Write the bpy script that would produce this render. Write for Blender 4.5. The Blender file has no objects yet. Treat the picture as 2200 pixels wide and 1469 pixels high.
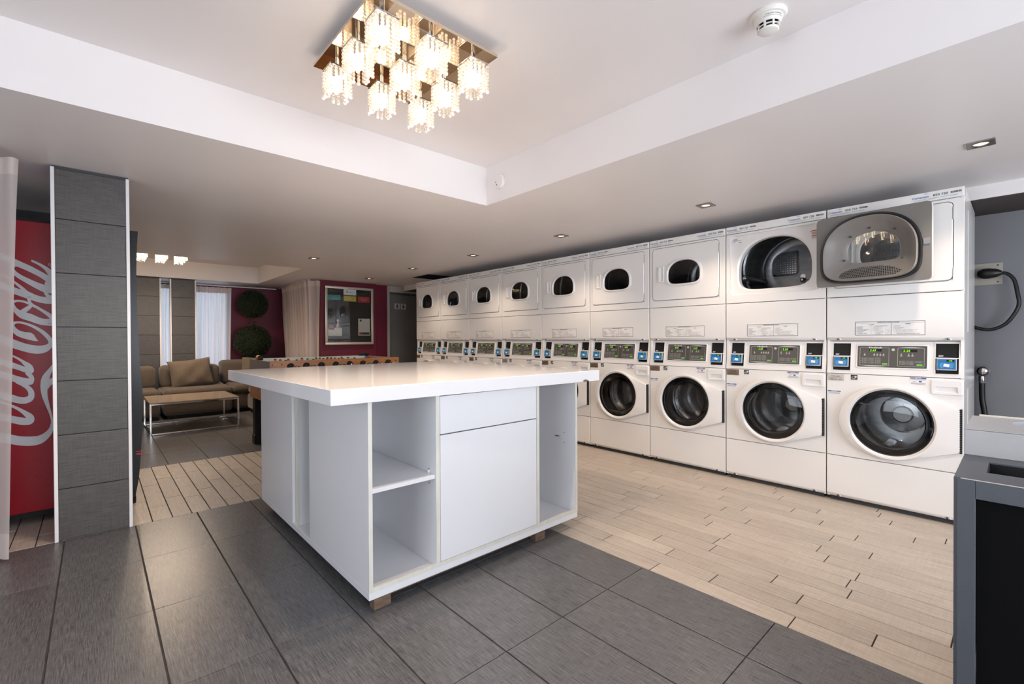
import bpy, bmesh, math, random
from mathutils import Vector, Matrix
random.seed(7)
C = bpy.context.scene.collection
PI = math.pi
scn = bpy.context.scene

# ------------------------------------------------------------------ camera
CAMZ = 1.125
def make_camera():
    yaw, pit, rol = math.radians(42.149), math.radians(-0.468), math.radians(-0.274)
    s, c = math.sin(yaw), math.cos(yaw)
    F = Vector((s, c, 0)); R = Vector((c, -s, 0)); U = Vector((0, 0, 1))
    F2 = F*math.cos(pit) + U*math.sin(pit); U2 = U*math.cos(pit) - F*math.sin(pit)
    R2 = R*math.cos(rol) + U2*math.sin(rol); U3 = U2*math.cos(rol) - R*math.sin(rol)
    cd = bpy.data.cameras.new('camera'); cd.sensor_width = 36; cd.sensor_fit = 'HORIZONTAL'
    cd.lens = 988.6*36/2200; cd.clip_start = 0.02; cd.clip_end = 100
    co = bpy.data.objects.new('camera', cd); C.objects.link(co)
    m = Matrix((R2, U3, -F2)).transposed().to_4x4(); m.translation = (0, 0, CAMZ)
    co.matrix_world = m
    scn.camera = co
make_camera()

# ------------------------------------------------------------------ world, lights, exposure
scn.view_settings.view_transform = 'Standard'
scn.view_settings.look = 'None'
scn.view_settings.gamma = 1.0
scn.view_settings.use_curve_mapping = False
scn.view_settings.exposure = 0.20
w = bpy.data.worlds.new('sky'); scn.world = w; w.use_nodes = True
bg = w.node_tree.nodes['Background']
bg.inputs[0].default_value = (0.72, 0.84, 1.0, 1); bg.inputs[1].default_value = 1.9

def area_light(name, loc, rot, sx, sy, energy, col):
    l = bpy.data.lights.new(name, 'AREA'); l.shape = 'RECTANGLE'; l.size = sx; l.size_y = sy
    l.energy = energy; l.color = col
    o = bpy.data.objects.new(name, l); C.objects.link(o); o.location = loc; o.rotation_euler = rot
    return o
DAY = (0.91, 0.935, 1.0)
WARM = (1.0, 0.79, 0.60)
# area lamps set in two unseen, added window openings to stand for daylight
area_light('daylight_back', (1.3, -2.62, 1.25), (math.radians(114), 0, 0), 3.6, 1.7, 140, DAY)  # stands in for daylight from behind, tilted up to brighten the ceiling
area_light('added_fill_left', (-2.42, 0.6, 1.0), (math.radians(96), 0, math.radians(-90)), 2.4, 1.2, 30, DAY)  # added lamp, keeps the left side of the island lit
SPOT_E = 24.0
BULB_E = 16.0
SHADE_E = 13.0
def spot(name, loc, energy, size=115, blend=.85, soft=.03):
    l = bpy.data.lights.new(name, 'SPOT'); l.energy = energy; l.color = WARM
    l.spot_size = math.radians(size); l.spot_blend = blend; l.shadow_soft_size = soft
    o = bpy.data.objects.new(name, l); C.objects.link(o); o.location = loc
    return o

# ------------------------------------------------------------------ materials
def nmat(name):
    m = bpy.data.materials.new(name); m.use_nodes = True
    nt = m.node_tree
    return m, nt, nt.nodes['Principled BSDF']
def mat(name, col, rough=0.5, metal=0.0, spec=0.5, var=0.0, vscale=(6, 6, 6), bump=0.0, bscale=None, coat=0.0, emit=None, es=0.0, sheen=0.0, col2=None, detail=3):
    m, nt, b = nmat(name)
    N, L = nt.nodes, nt.links
    b.inputs['Base Color'].default_value = (*col, 1)
    b.inputs['Roughness'].default_value = rough; b.inputs['Metallic'].default_value = metal
    b.inputs['Specular IOR Level'].default_value = spec
    b.inputs['Coat Weight'].default_value = coat; b.inputs['Coat Roughness'].default_value = 0.08
    b.inputs['Sheen Weight'].default_value = sheen
    if emit: b.inputs['Emission Color'].default_value = (*emit, 1); b.inputs['Emission Strength'].default_value = es
    if var or bump:
        tc = N.new('ShaderNodeNewGeometry')
        mp = N.new('ShaderNodeMapping'); mp.inputs['Scale'].default_value = vscale
        L.new(tc.outputs['Position'], mp.inputs['Vector'])
        nz = N.new('ShaderNodeTexNoise'); nz.inputs['Scale'].default_value = 1.0; nz.inputs['Detail'].default_value = detail
        L.new(mp.outputs['Vector'], nz.inputs['Vector'])
        if var:
            r = N.new('ShaderNodeValToRGB')
            a = tuple(max(0, x*(1-var)) for x in col); c2 = col2 or tuple(min(1, x*(1+var)) for x in col)
            r.color_ramp.elements[0].color = (*a, 1); r.color_ramp.elements[1].color = (*c2, 1)
            r.color_ramp.elements[0].position = 0.3; r.color_ramp.elements[1].position = 0.7
            L.new(nz.outputs['Fac'], r.inputs['Fac']); L.new(r.outputs['Color'], b.inputs['Base Color'])
        if bump:
            src = nz
            if bscale:
                mp2 = N.new('ShaderNodeMapping'); mp2.inputs['Scale'].default_value = bscale
                L.new(tc.outputs['Position'], mp2.inputs['Vector'])
                src = N.new('ShaderNodeTexNoise'); src.inputs['Scale'].default_value = 1.0; src.inputs['Detail'].default_value = 4
                L.new(mp2.outputs['Vector'], src.inputs['Vector'])
            bp = N.new('ShaderNodeBump'); bp.inputs['Strength'].default_value = bump; bp.inputs['Distance'].default_value = 0.002
            L.new(src.outputs['Fac'], bp.inputs['Height']); L.new(bp.outputs['Normal'], b.inputs['Normal'])
    return m
def linen(name, c0, c1, sc1, sc2, rough):
    """woven porcelain: two crossed streak noises"""
    m, nt, b = nmat(name); N, L = nt.nodes, nt.links
    g = N.new('ShaderNodeNewGeometry')
    outs = []
    for sc in (sc1, sc2):
        mp = N.new('ShaderNodeMapping'); mp.inputs['Scale'].default_value = sc
        L.new(g.outputs['Position'], mp.inputs['Vector'])
        nz = N.new('ShaderNodeTexNoise'); nz.inputs['Scale'].default_value = 1; nz.inputs['Detail'].default_value = 5; nz.inputs['Roughness'].default_value = 0.65
        L.new(mp.outputs['Vector'], nz.inputs['Vector']); outs.append(nz)
    mx = N.new('ShaderNodeMath'); mx.operation = 'MULTIPLY_ADD'; mx.inputs[1].default_value = 0.68
    ml = N.new('ShaderNodeMath'); ml.operation = 'MULTIPLY'; ml.inputs[1].default_value = 0.32
    L.new(outs[1].outputs['Fac'], ml.inputs[0]); L.new(outs[0].outputs['Fac'], mx.inputs[0]); L.new(ml.outputs[0], mx.inputs[2])
    r = N.new('ShaderNodeValToRGB'); r.color_ramp.elements[0].position = 0.38; r.color_ramp.elements[1].position = 0.62
    r.color_ramp.elements[0].color = (*c0, 1); r.color_ramp.elements[1].color = (*c1, 1)
    L.new(mx.outputs[0], r.inputs['Fac'])
    oi = N.new('ShaderNodeObjectInfo'); mr = N.new('ShaderNodeMapRange'); mr.inputs['To Min'].default_value = .90; mr.inputs['To Max'].default_value = 1.07
    L.new(oi.outputs['Random'], mr.inputs['Value'])
    vm = N.new('ShaderNodeVectorMath'); vm.operation = 'SCALE'; L.new(r.outputs['Color'], vm.inputs[0]); L.new(mr.outputs[0], vm.inputs['Scale'])
    L.new(vm.outputs[0], b.inputs['Base Color'])
    b.inputs['Roughness'].default_value = rough
    bp = N.new('ShaderNodeBump'); bp.inputs['Strength'].default_value = 0.25; bp.inputs['Distance'].default_value = 0.001
    L.new(mx.outputs[0], bp.inputs['Height']); L.new(bp.outputs['Normal'], b.inputs['Normal'])
    return m
def glass_mat(name, tint=(1, 1, 1), refl=0.9, rough=0.01, ior=1.5):
    m = bpy.data.materials.new(name); m.use_nodes = True
    nt = m.node_tree; N, L = nt.nodes, nt.links
    N.remove(N['Principled BSDF']); out = N['Material Output']
    t = N.new('ShaderNodeBsdfTransparent'); t.inputs[0].default_value = (*tint, 1)
    g = N.new('ShaderNodeBsdfGlossy'); g.inputs['Roughness'].default_value = rough; g.inputs[0].default_value = (refl, refl, refl, 1)
    f = N.new('ShaderNodeFresnel'); f.inputs['IOR'].default_value = ior
    mx = N.new('ShaderNodeMixShader'); L.new(f.outputs[0], mx.inputs[0]); L.new(t.outputs[0], mx.inputs[1]); L.new(g.outputs[0], mx.inputs[2])
    L.new(mx.outputs[0], out.inputs['Surface'])
    return m
def sheer_mat(name, col, opaque):
    m = bpy.data.materials.new(name); m.use_nodes = True
    nt = m.node_tree; N, L = nt.nodes, nt.links
    N.remove(N['Principled BSDF']); out = N['Material Output']
    d = N.new('ShaderNodeBsdfDiffuse'); d.inputs[0].default_value = (*col, 1)
    tl = N.new('ShaderNodeBsdfTranslucent'); tl.inputs[0].default_value = (*col, 1)
    tr = N.new('ShaderNodeBsdfTransparent')
    a = N.new('ShaderNodeMixShader'); a.inputs[0].default_value = 0.5
    L.new(d.outputs[0], a.inputs[1]); L.new(tl.outputs[0], a.inputs[2])
    bx = N.new('ShaderNodeMixShader'); bx.inputs[0].default_value = opaque
    L.new(tr.outputs[0], bx.inputs[1]); L.new(a.outputs[0], bx.inputs[2]); L.new(bx.outputs[0], out.inputs['Surface'])
    return m
def emit_mat(name, col, s):
    m = bpy.data.materials.new(name); m.use_nodes = True
    nt = m.node_tree; N, L = nt.nodes, nt.links
    N.remove(N['Principled BSDF']); e = N.new('ShaderNodeEmission'); e.inputs[0].default_value = (*col, 1); e.inputs[1].default_value = s
    L.new(e.outputs[0], N['Material Output'].inputs['Surface']); return m
def bead_mat(name):
    m = bpy.data.materials.new(name); m.use_nodes = True
    nt = m.node_tree; N, L = nt.nodes, nt.links
    N.remove(N['Principled BSDF']); out = N['Material Output']
    t = N.new('ShaderNodeBsdfTransparent'); t.inputs[0].default_value = (.97, .95, .92, 1)
    tl = N.new('ShaderNodeBsdfTranslucent'); tl.inputs[0].default_value = (.95, .93, .9, 1)
    g = N.new('ShaderNodeBsdfGlossy'); g.inputs['Roughness'].default_value = 0.08
    lw = N.new('ShaderNodeLayerWeight'); lw.inputs[0].default_value = 0.35
    a = N.new('ShaderNodeMixShader'); a.inputs[0].default_value = 0.5
    L.new(t.outputs[0], a.inputs[1]); L.new(tl.outputs[0], a.inputs[2])
    b = N.new('ShaderNodeMixShader'); L.new(lw.outputs['Facing'], b.inputs[0]); L.new(a.outputs[0], b.inputs[1]); L.new(g.outputs[0], b.inputs[2])
    L.new(b.outputs[0], out.inputs['Surface']); return m

M = {}
M['soffdark'] = mat('dark_brown_soffit', (.075, .06, .055), .7)
M['ceil'] = mat('ceiling_paint', (.82, .785, .78), .42, spec=.35, var=.015, vscale=(2, 2, 2))
M['wallgray'] = mat('gray_wall_paint', (.24, .245, .265), .55, var=.06, vscale=(2, 3, 2), bump=.08, bscale=(120, 120, 120))
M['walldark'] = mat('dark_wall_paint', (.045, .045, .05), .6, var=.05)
M['wallred'] = mat('crimson_wall_paint', (.145, .007, .028), .5, var=.06, vscale=(3, 3, 3), bump=.06, bscale=(150, 150, 150))
M['wallplain'] = mat('plain_wall_paint', (.55, .54, .54), .6, var=.03)
M['grout'] = mat('dark_grout', (.05, .043, .038), .85, var=.2, vscale=(20, 20, 20))
M['tile'] = linen('gray_linen_tile', (.052, .052, .055), (.172, .170, .175), (270, 13, 30), (18, 290, 30), .31)
M['tilew'] = linen('gray_linen_wall_tile', (.040, .036, .034), (.096, .087, .082), (10, 30, 200), (230, 30, 10), .42)
M['plank'] = linen('pale_plank_tile', (.42, .36, .305), (.56, .495, .43), (90, 6, 30), (8, 120, 30), .45)
M['trimw'] = mat('white_aluminium_trim', (.78, .77, .79), .35, spec=.5)
M['lam'] = mat('white_laminate', (.80, .80, .82), .28, spec=.5, var=.012, vscale=(3, 3, 3))
M['lamtop'] = mat('glossy_white_laminate', (.83, .82, .83), .09, spec=.5, var=.01, vscale=(2, 2, 2))
M['edge'] = mat('cream_edge_band', (.72, .70, .63), .5, var=.06, vscale=(30, 30, 8))
M['wood'] = mat('raw_wood', (.17, .11, .07), .65, var=.25, vscale=(20, 6, 60))
M['mark'] = mat('dark_mark', (.10, .09, .09), .7)
M['appl'] = mat('white_enamel', (.80, .785, .77), .24, spec=.5, var=.008, vscale=(3, 3, 3))
M['applp'] = mat('white_plastic', (.79, .78, .77), .32, spec=.5)
M['seam'] = mat('dark_gap', (.03, .03, .032), .7)
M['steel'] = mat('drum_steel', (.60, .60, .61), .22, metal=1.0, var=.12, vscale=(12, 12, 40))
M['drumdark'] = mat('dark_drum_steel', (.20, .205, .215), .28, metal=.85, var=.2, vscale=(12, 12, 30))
M['rubber'] = mat('black_rubber', (.012, .012, .013), .38)
M['black'] = mat('black_plastic', (.009, .009, .010), .5, spec=.25)
M['mattblack'] = mat('matt_black_panel', (.0035, .0035, .004), .7, spec=.08)
M['blackgl'] = mat('gloss_black', (.006, .006, .007), .25, spec=.25)
M['hinge'] = mat('dark_hinge_metal', (.09, .08, .075), .4, metal=.8)
M['disp'] = mat('charcoal_membrane', (.070, .066, .060), .42)
M['chrome'] = mat('chrome', (.80, .79, .80), .09, metal=1)
M['dlmetal'] = mat('darkened_chrome', (.34, .32, .31), .22, metal=1)  # chrome darkened in colour to carry the dark floor reflection
M['silver'] = mat('silver_plastic', (.55, .54, .54), .35, metal=.4)
M['blue'] = mat('blue_screen', (.0, .12, .34), .3, emit=(.0, .28, .62), es=.12)
M['bluetxt'] = mat('blue_print', (.03, .10, .42), .5)
M['teal'] = mat('teal_print', (.15, .45, .50), .5)
M['white'] = mat('white_print', (.85, .84, .85), .45)
M['waves'] = mat('pale_blue_print', (.25, .58, .80), .4)
M['ink'] = mat('black_print', (.02, .02, .022), .5)
M['grayink'] = mat('gray_print', (.22, .20, .20), .6)
M['paleink'] = mat('pale_icon_print', (.50, .49, .47), .5)
M['orange'] = mat('orange_print', (.62, .12, .03), .5)
M['noticeblue'] = mat('notice_blue', (.02, .15, .42), .5)
M['green'] = emit_mat('green_led', (.32, 1.0, .02), 1.15)
M['greenb'] = mat('green_button', (.10, .42, .03), .4, emit=(.15, .6, .03), es=.25)
M['sticker'] = mat('sticker_film', (.80, .79, .78), .3)
M['bronze'] = mat('bronze_plate', (.33, .25, .19), .35, metal=.7)
M['plate'] = mat('silver_plate', (.62, .55, .48), .3, metal=.6)
M['doorgray'] = mat('gray_inner_door', (.20, .19, .175), .42, var=.03)
M['doorin'] = mat('inner_door_moulding', (.215, .20, .185), .34, var=.03)
M['glass'] = glass_mat('window_glass', (.86, .88, .88))
M['bowl'] = glass_mat('bowl_glass', (.80, .82, .82), refl=.28)
M['dryglass'] = glass_mat('dryer_glass', (.80, .80, .79))
M['darkglass'] = glass_mat('smoked_glass', (.74, .74, .74), ior=1.5)
M['clear'] = glass_mat('clear_glass', (.97, .98, .98))
M['mirror'] = mat('mirror_plate', (.80, .70, .58), .05, metal=1.0)
M['bead'] = bead_mat('crystal_bead')
M['bulb'] = emit_mat('warm_bulb', (1.0, .78, .56), BULB_E)
M['bulbdim'] = emit_mat('warm_bulb_lounge', (1.0, .74, .46), BULB_E*3.6)
M['spotlamp'] = emit_mat('downlight_lamp', (1.0, .70, .34), 3.2)
M['cokered'] = mat('red_vinyl', (.30, .003, .012), .28, spec=.3, var=.12, vscale=(6, 6, 3))
M['cokewhite'] = mat('pale_script_vinyl', (.60, .61, .64), .25, var=.04, vscale=(20, 20, 20))
M['fabric'] = mat('taupe_weave', (.105, .082, .064), .9, var=.30, vscale=(160, 160, 160), bump=.5, bscale=(300, 300, 300), sheen=.2)
M['fabric2'] = mat('taupe_cushion_weave', (.135, .104, .076), .9, var=.30, vscale=(160, 160, 160), bump=.5, bscale=(300, 300, 300), sheen=.2)
M['tabletop'] = mat('sandy_glass_top', (.42, .34, .26), .14, var=.06, vscale=(5, 5, 5))
M['foos'] = mat('oak_veneer', (.36, .14, .04), .38, var=.22, vscale=(6, 40, 60))
M['foosgray'] = mat('gray_violet_end_strip', (.21, .19, .21), .45, var=.05)
M['pitch'] = mat('pale_playfield', (.62, .68, .62), .4)
M['skin'] = mat('skin_plastic', (.65, .28, .15), .5)
M['hair'] = mat('dark_hair_plastic', (.03, .02, .02), .5)
M['playblue'] = mat('blue_plastic', (.02, .09, .42), .4)
M['playred'] = mat('red_plastic', (.45, .04, .03), .4)
M['leaf'] = mat('boxwood_leaf', (.016, .030, .008), .65, var=.6, vscale=(25, 25, 25), col2=(.032, .060, .014))
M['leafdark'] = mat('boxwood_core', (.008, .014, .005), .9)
M['bark'] = mat('brown_stem', (.06, .03, .018), .8, var=.3, vscale=(30, 30, 8))
M['pot'] = mat('dark_planter', (.03, .03, .032), .5)
M['sheer'] = sheer_mat('sheer_voile', (.88, .82, .80), .80)
M['sheerday'] = sheer_mat('sheer_voile_by_window', (.88, .84, .86), .86)
M['tape'] = sheer_mat('curtain_heading', (.88, .82, .79), .95)
M['corkboard'] = mat('dark_felt_board', (.030, .026, .024), .9, var=.15, vscale=(60, 60, 60))
M['alu'] = mat('champagne_aluminium', (.62, .56, .48), .35, metal=.35)
M['cream'] = mat('cream_paper', (.72, .66, .56), .6)
M['paperred'] = mat('red_card', (.50, .02, .02), .5)
M['paperteal'] = mat('teal_card', (.10, .34, .30), .5)
M['paperyellow'] = mat('yellow_card', (.62, .50, .05), .5)
M['paperwine'] = mat('wine_card', (.22, .02, .06), .5)
M['papernavy'] = mat('navy_card', (.02, .035, .10), .5)
M['gold'] = mat('gold_print', (.60, .32, .05), .5)
M['doorpaint'] = mat('slate_door_paint', (.21, .215, .215), .5, var=.04)
M['frame'] = mat('gray_frame_paint', (.46, .44, .42), .5)
M['signw'] = mat('sign_white', (.62, .62, .64), .4)
M['bin'] = mat('graphite_powder_coat', (.068, .078, .096), .42, var=.05, vscale=(10, 10, 10), bump=.1, bscale=(250, 250, 250))
M['binlight'] = mat('silver_gray_powder_coat', (.40, .41, .43), .40, var=.04, vscale=(10, 10, 10), bump=.1, bscale=(250, 250, 250))
M['binedge'] = mat('worn_edge', (.55, .50, .45), .5)
M['bag'] = mat('clear_bag_film', (.50, .56, .56), .15, spec=.8)
M['det'] = mat('ivory_plastic', (.76, .735, .69), .4)
M['detw'] = mat('white_detector_plastic', (.80, .77, .74), .4)
M['plugplate'] = mat('beige_steel_plate', (.45, .42, .36), .45)
M['winframe'] = mat('window_frame_white', (.75, .75, .77), .4)

# ------------------------------------------------------------------ mesh helpers
class B:
    def __init__(s): s.bm = bmesh.new(); s.mats = []
    def mi(s, m):
        if m not in s.mats: s.mats.append(m)
        return s.mats.index(m)
    def face(s, vs, mi=0):
        try:
            f = s.bm.faces.new(vs); f.material_index = mi; return f
        except ValueError: return None
    def box(s, x0, x1, y0, y1, z0, z1, bev=0, seg=2, m=None, mtx=None):
        mi = s.mi(m) if m else 0
        v = [s.bm.verts.new((x, y, z)) for x in (x0, x1) for y in (y0, y1) for z in (z0, z1)]
        F = [(0, 1, 3, 2), (4, 6, 7, 5), (0, 4, 5, 1), (2, 3, 7, 6), (0, 2, 6, 4), (1, 5, 7, 3)]
        fs = [s.face([v[i] for i in f], mi) for f in F]
        if mtx is not None:
            for q in v: q.co = mtx @ q.co
        if bev:
            es = list({e for f in fs for e in f.edges})
            r = bmesh.ops.bevel(s.bm, geom=es, offset=bev, segments=seg, profile=.5, affect='EDGES', clamp_overlap=True)
            for f in r['faces']: f.material_index = mi
        return s
    def loft(s, loops, m=None, closed=True, cap0=False, cap1=False):
        mi = s.mi(m) if m else 0
        L = [[s.bm.verts.new(p) for p in lp] for lp in loops]
        n = len(L[0])
        for a, b in zip(L, L[1:]):
            for i in range(n if closed else n-1):
                j = (i+1) % n
                s.face([a[i], a[j], b[j], b[i]], mi)
        if cap0: s.face(list(reversed(L[0])), mi)
        if cap1: s.face(L[-1], mi)
        return s
    def prism(s, poly, axis, a, b, m=None):
        def P(p, t):
            return {'x': (t, p[0], p[1]), 'y': (p[0], t, p[1]), 'z': (p[0], p[1], t)}[axis]
        return s.loft([[P(p, a) for p in poly], [P(p, b) for p in poly]], m, cap0=True, cap1=True)
    def tube(s, pts, r, n=8, m=None, caps=True):
        pts = [Vector(p) for p in pts]; loops = []
        up = Vector((0, 0, 1))
        prev = None
        for i, p in enumerate(pts):
            t = (pts[min(i+1, len(pts)-1)] - pts[max(i-1, 0)]).normalized()
            if prev is None:
                a = t.cross(up)
                if a.length < .01: a = t.cross(Vector((1, 0, 0)))
            else:
                a = prev - t*prev.dot(t)
            a.normalize(); prev = a; b = t.cross(a)
            rr = r[i] if isinstance(r, (list, tuple)) else r
            loops.append([p + (a*math.cos(k*2*PI/n) + b*math.sin(k*2*PI/n))*rr for k in range(n)])
        return s.loft(loops, m, cap0=caps, cap1=caps)
    def lathe(s, prof, n=24, m=None, axis='z', c=(0, 0, 0), cap0=False, cap1=False):
        loops = []
        for r, h in prof:
            lp = []
            for k in range(n):
                a = 2*PI*k/n; x, y = r*math.cos(a), r*math.sin(a)
                p = {'z': (x, y, h), 'y': (x, h, y), 'x': (h, x, y)}[axis]
                lp.append((p[0]+c[0], p[1]+c[1], p[2]+c[2]))
            loops.append(lp)
        return s.loft(loops, m, cap0=cap0, cap1=cap1)
    def ball(s, c, r, m=None, u=8, v=6, sc=(1, 1, 1)):
        prof = [(math.sin(PI*i/v), -math.cos(PI*i/v)) for i in range(v+1)]
        loops = [[(c[0]+r*sc[0]*max(q[0], .02)*math.cos(2*PI*k/u), c[1]+r*sc[1]*max(q[0], .02)*math.sin(2*PI*k/u), c[2]+r*sc[2]*q[1]) for k in range(u)] for q in prof]
        return s.loft(loops, m, cap0=True, cap1=True)
    def quad(s, pts, m=None):
        mi = s.mi(m) if m else 0
        s.face([s.bm.verts.new(p) for p in pts], mi); return s
    def disc(s, c, r, n=16, y=None, m=None):
        """disc facing -y"""
        mi = s.mi(m) if m else 0
        s.face([s.bm.verts.new((c[0]+r*math.cos(2*PI*k/n), c[1], c[2]+r*math.sin(2*PI*k/n))) for k in range(n)], mi); return s
    def add2d(s, verts, faces, fn, m=None):
        mi = s.mi(m) if m else 0
        vs = [s.bm.verts.new(fn(x, y)) for x, y in verts]
        for f in faces: s.face([vs[i] for i in f], mi)
        return s
    def mesh(s, name, smooth=True, angle=32, recalc=True):
        if recalc: bmesh.ops.recalc_face_normals(s.bm, faces=s.bm.faces)
        me = bpy.data.meshes.new(name); s.bm.to_mesh(me); s.bm.free()
        for m in s.mats: me.materials.append(M[m])
        if smooth and len(me.polygons):
            me.polygons.foreach_set('use_smooth', [True]*len(me.polygons))
            me.set_sharp_from_angle(angle=math.radians(angle))
        return me

def link(name, me, parent=None, loc=None, rotz=None, **props):
    o = bpy.data.objects.new(name, me); C.objects.link(o)
    if parent: o.parent = parent
    if loc is not None: o.location = loc
    if rotz is not None: o.rotation_euler = (0, 0, rotz)
    for k, v in props.items(): o[k] = v
    return o
def thing(name, label, cat, loc=(0, 0, 0), rotz=0, group=None):
    o = bpy.data.objects.new(name, None); C.objects.link(o); o.empty_display_size = .1
    o.location = loc; o.rotation_euler = (0, 0, rotz); o['label'] = label; o['category'] = cat
    if group: o['group'] = group
    return o
def struct(name, me, parent=None, **kw):
    o = link(name, me, parent, **kw)
    if parent is None: o['kind'] = 'structure'
    return o

_tc = {}
def text2d(s, size):
    key = s
    if key not in _tc:
        cu = bpy.data.curves.new('t', 'FONT'); cu.body = s; cu.size = 1; cu.offset = 0.014; cu.resolution_u = 2
        ob = bpy.data.objects.new('t', cu); C.objects.link(ob)
        me = ob.to_mesh()
        V = [(v.co.x, v.co.y) for v in me.vertices]; F = [tuple(p.vertices) for p in me.polygons]
        ob.to_mesh_clear(); bpy.data.objects.remove(ob); bpy.data.curves.remove(cu)
        xs = [v[0] for v in V] or [0]
        _tc[key] = (V, F, min(xs), max(xs))
    V, F, a, b = _tc[key]
    return [(x*size, y*size) for x, y in V], F, a*size, b*size
def put_text(b, s, size, x, z, y, m, align='l', width=None, shear=0.0, fn=None):
    V, F, a, e = text2d(s, size)
    k = 1.0
    if width: k = width/(e-a)
    off = {'l': 0, 'c': -(a+e)/2*k, 'r': -e*k}[align]
    fn = fn or (lambda u, v: (u, y, v))
    b.add2d([((vx*k+off+shear*vy)+x, vy+z) for vx, vy in V], F, fn, m)

def spl(pts, n=6):
    """catmull-rom through tuples"""
    out = []; P = [tuple(2*a-b for a, b in zip(pts[0], pts[1]))] + list(pts) + [tuple(2*a-b for a, b in zip(pts[-1], pts[-2]))]
    for i in range(1, len(P)-2):
        for k in range(n):
            t = k/n
            out.append(tuple(.5*(2*p1+(p2-p0)*t+(2*p0-5*p1+4*p2-p3)*t*t+(3*p1-p0-3*p2+p3)*t**3) for p0, p1, p2, p3 in zip(P[i-1], P[i], P[i+1], P[i+2])))
    out.append(tuple(pts[-1])); return out

NL = 180
ANG = [2*PI*k/NL for k in range(NL)]
ANG12 = [2*PI*k/12 for k in range(12)]
def raycast(poly, c=(0, 0), ang=ANG):
    out = []
    n = len(poly)
    for a in ang:
        dx, dz = math.cos(a), math.sin(a); best = None
        for i in range(n):
            x1, z1 = poly[i][0]-c[0], poly[i][1]-c[1]; x2, z2 = poly[(i+1) % n][0]-c[0], poly[(i+1) % n][1]-c[1]
            den = dx*(z2-z1) - dz*(x2-x1)
            if abs(den) < 1e-12: continue
            t = (x1*(z2-z1) - z1*(x2-x1))/den; q = (x1*dz - z1*dx)/den
            if t > 0 and -1e-9 <= q <= 1+1e-9 and (best is None or t > best): best = t
        best = best or 0
        out.append((c[0]+dx*best, c[1]+dz*best))
    # snap samples onto polygon corners so that rounded rectangles keep their corners
    m = len(ang)
    if n < 90:
        close = {}
        for px, pz in poly:
            a = math.atan2(pz-c[1], px-c[0]) % (2*PI); i = int(round(a/(2*PI)*m)) % m
            d = abs((a - ang[i] + PI) % (2*PI) - PI)
            far = math.hypot(px-c[0], pz-c[1])
            if i not in close or far > close[i][0]: close[i] = (far, (px, pz))
        for i, (d, p) in close.items(): out[i] = p
    return out
def rrect(x0, x1, z0, z1, r, n=6):
    P = []
    for cx, cz, a0 in ((x1-r, z1-r, 0), (x0+r, z1-r, PI/2), (x0+r, z0+r, PI), (x1-r, z0+r, 1.5*PI)):
        for k in range(n+1):
            a = a0 + PI/2*k/n; P.append((cx+r*math.cos(a), cz+r*math.sin(a)))
    return P
def dshape(cx, hw, z0, zc, z1, eu=2.3, el=4.2, n=96):
    P = []
    for k in range(n):
        a = 2*PI*k/n; c, s = math.cos(a), math.sin(a); e = eu if s >= 0 else el; h = (z1-zc) if s >= 0 else (zc-z0)
        P.append((cx+hw*math.copysign(abs(c)**(2/e), c), zc+h*math.copysign(abs(s)**(2/e), s)))
    return P
def hull(pts):
    pts = sorted(set(pts))
    def half(p):
        h = []
        for q in p:
            while len(h) > 1 and (h[-1][0]-h[-2][0])*(q[1]-h[-2][1])-(h[-1][1]-h[-2][1])*(q[0]-h[-2][0]) <= 0: h.pop()
            h.append(q)
        return h
    a, b = half(pts), half(pts[::-1]); return a[:-1]+b[:-1]
def at_y(loop, y): return [(x, y, z) for x, z in loop]

# ================================================================== STRUCTURE
ZC, ZT = 2.10, 2.375       # lower soffit, raised tray
XL, XR, YB, YF = -2.4, 4.83, -2.6, 9.6
# ---- floor: slab + tiles + planks
b = B(); b.box(XL-.2, XR+.2, YB-.2, YF+.2, -.12, -.004, m='grout')
floor = struct('floor', b.mesh('floor'))
gx = [-.139, .170, .480, .787, 1.085, 1.388, 1.690, 1.978]
gx = [gx[0]-.305*k for k in range(7, 0, -1)] + gx
gy = [3.605-.592*k for k in range(0, 11)]
tiles = []
for i in range(len(gx)-1):
    for j in range(len(gy)-1):
        tiles.append((gx[i]+.003, gx[i+1]-.003, gy[j+1]+.0014, gy[j]-.0014))
ly = [5.155+.592*k for k in range(0, 9)]
for i in range(5, len(gx)-1):
    for j in range(len(ly)-1):
        tiles.append((gx[i]+.003, gx[i+1]-.003, ly[j]+.0014, min(ly[j+1], YF)-.0014))
def tile_mesh(nm, lst, m, bev=.0012):
    q = B()
    for x0, x1, y0, y1 in lst:
        z = random.uniform(-.0004, .0004)
        q.loft([[(x0, y0, -.004), (x1, y0, -.004), (x1, y1, -.004), (x0, y1, -.004)],
                [(x0, y0, -bev+z), (x1, y0, -bev+z), (x1, y1, -bev+z), (x0, y1, -bev+z)],
                [(x0+bev, y0+bev, z), (x1-bev, y0+bev, z), (x1-bev, y1-bev, z), (x0+bev, y1-bev, z)]], m, cap1=True)
    return q.mesh(nm, smooth=False)
def visible(t):
    cx, cy = (t[0]+t[1])/2, (t[2]+t[3])/2
    yaw = math.radians(42.149); f = cx*math.sin(yaw)+cy*math.cos(yaw); r = cx*math.cos(yaw)-cy*math.sin(yaw)
    return f > .7 and abs(r) < f*1.25+.4
tin = [t for t in tiles if visible(t)]; tout = [t for t in tiles if not visible(t)]
for t in tin: link('tile', tile_mesh('tile', [t], 'tile'), floor)
link('tile', tile_mesh('tile', tout, 'tile'), floor, kind='stuff')
planks = []
PW = .1015
k = 0
x = 1.978
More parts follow.
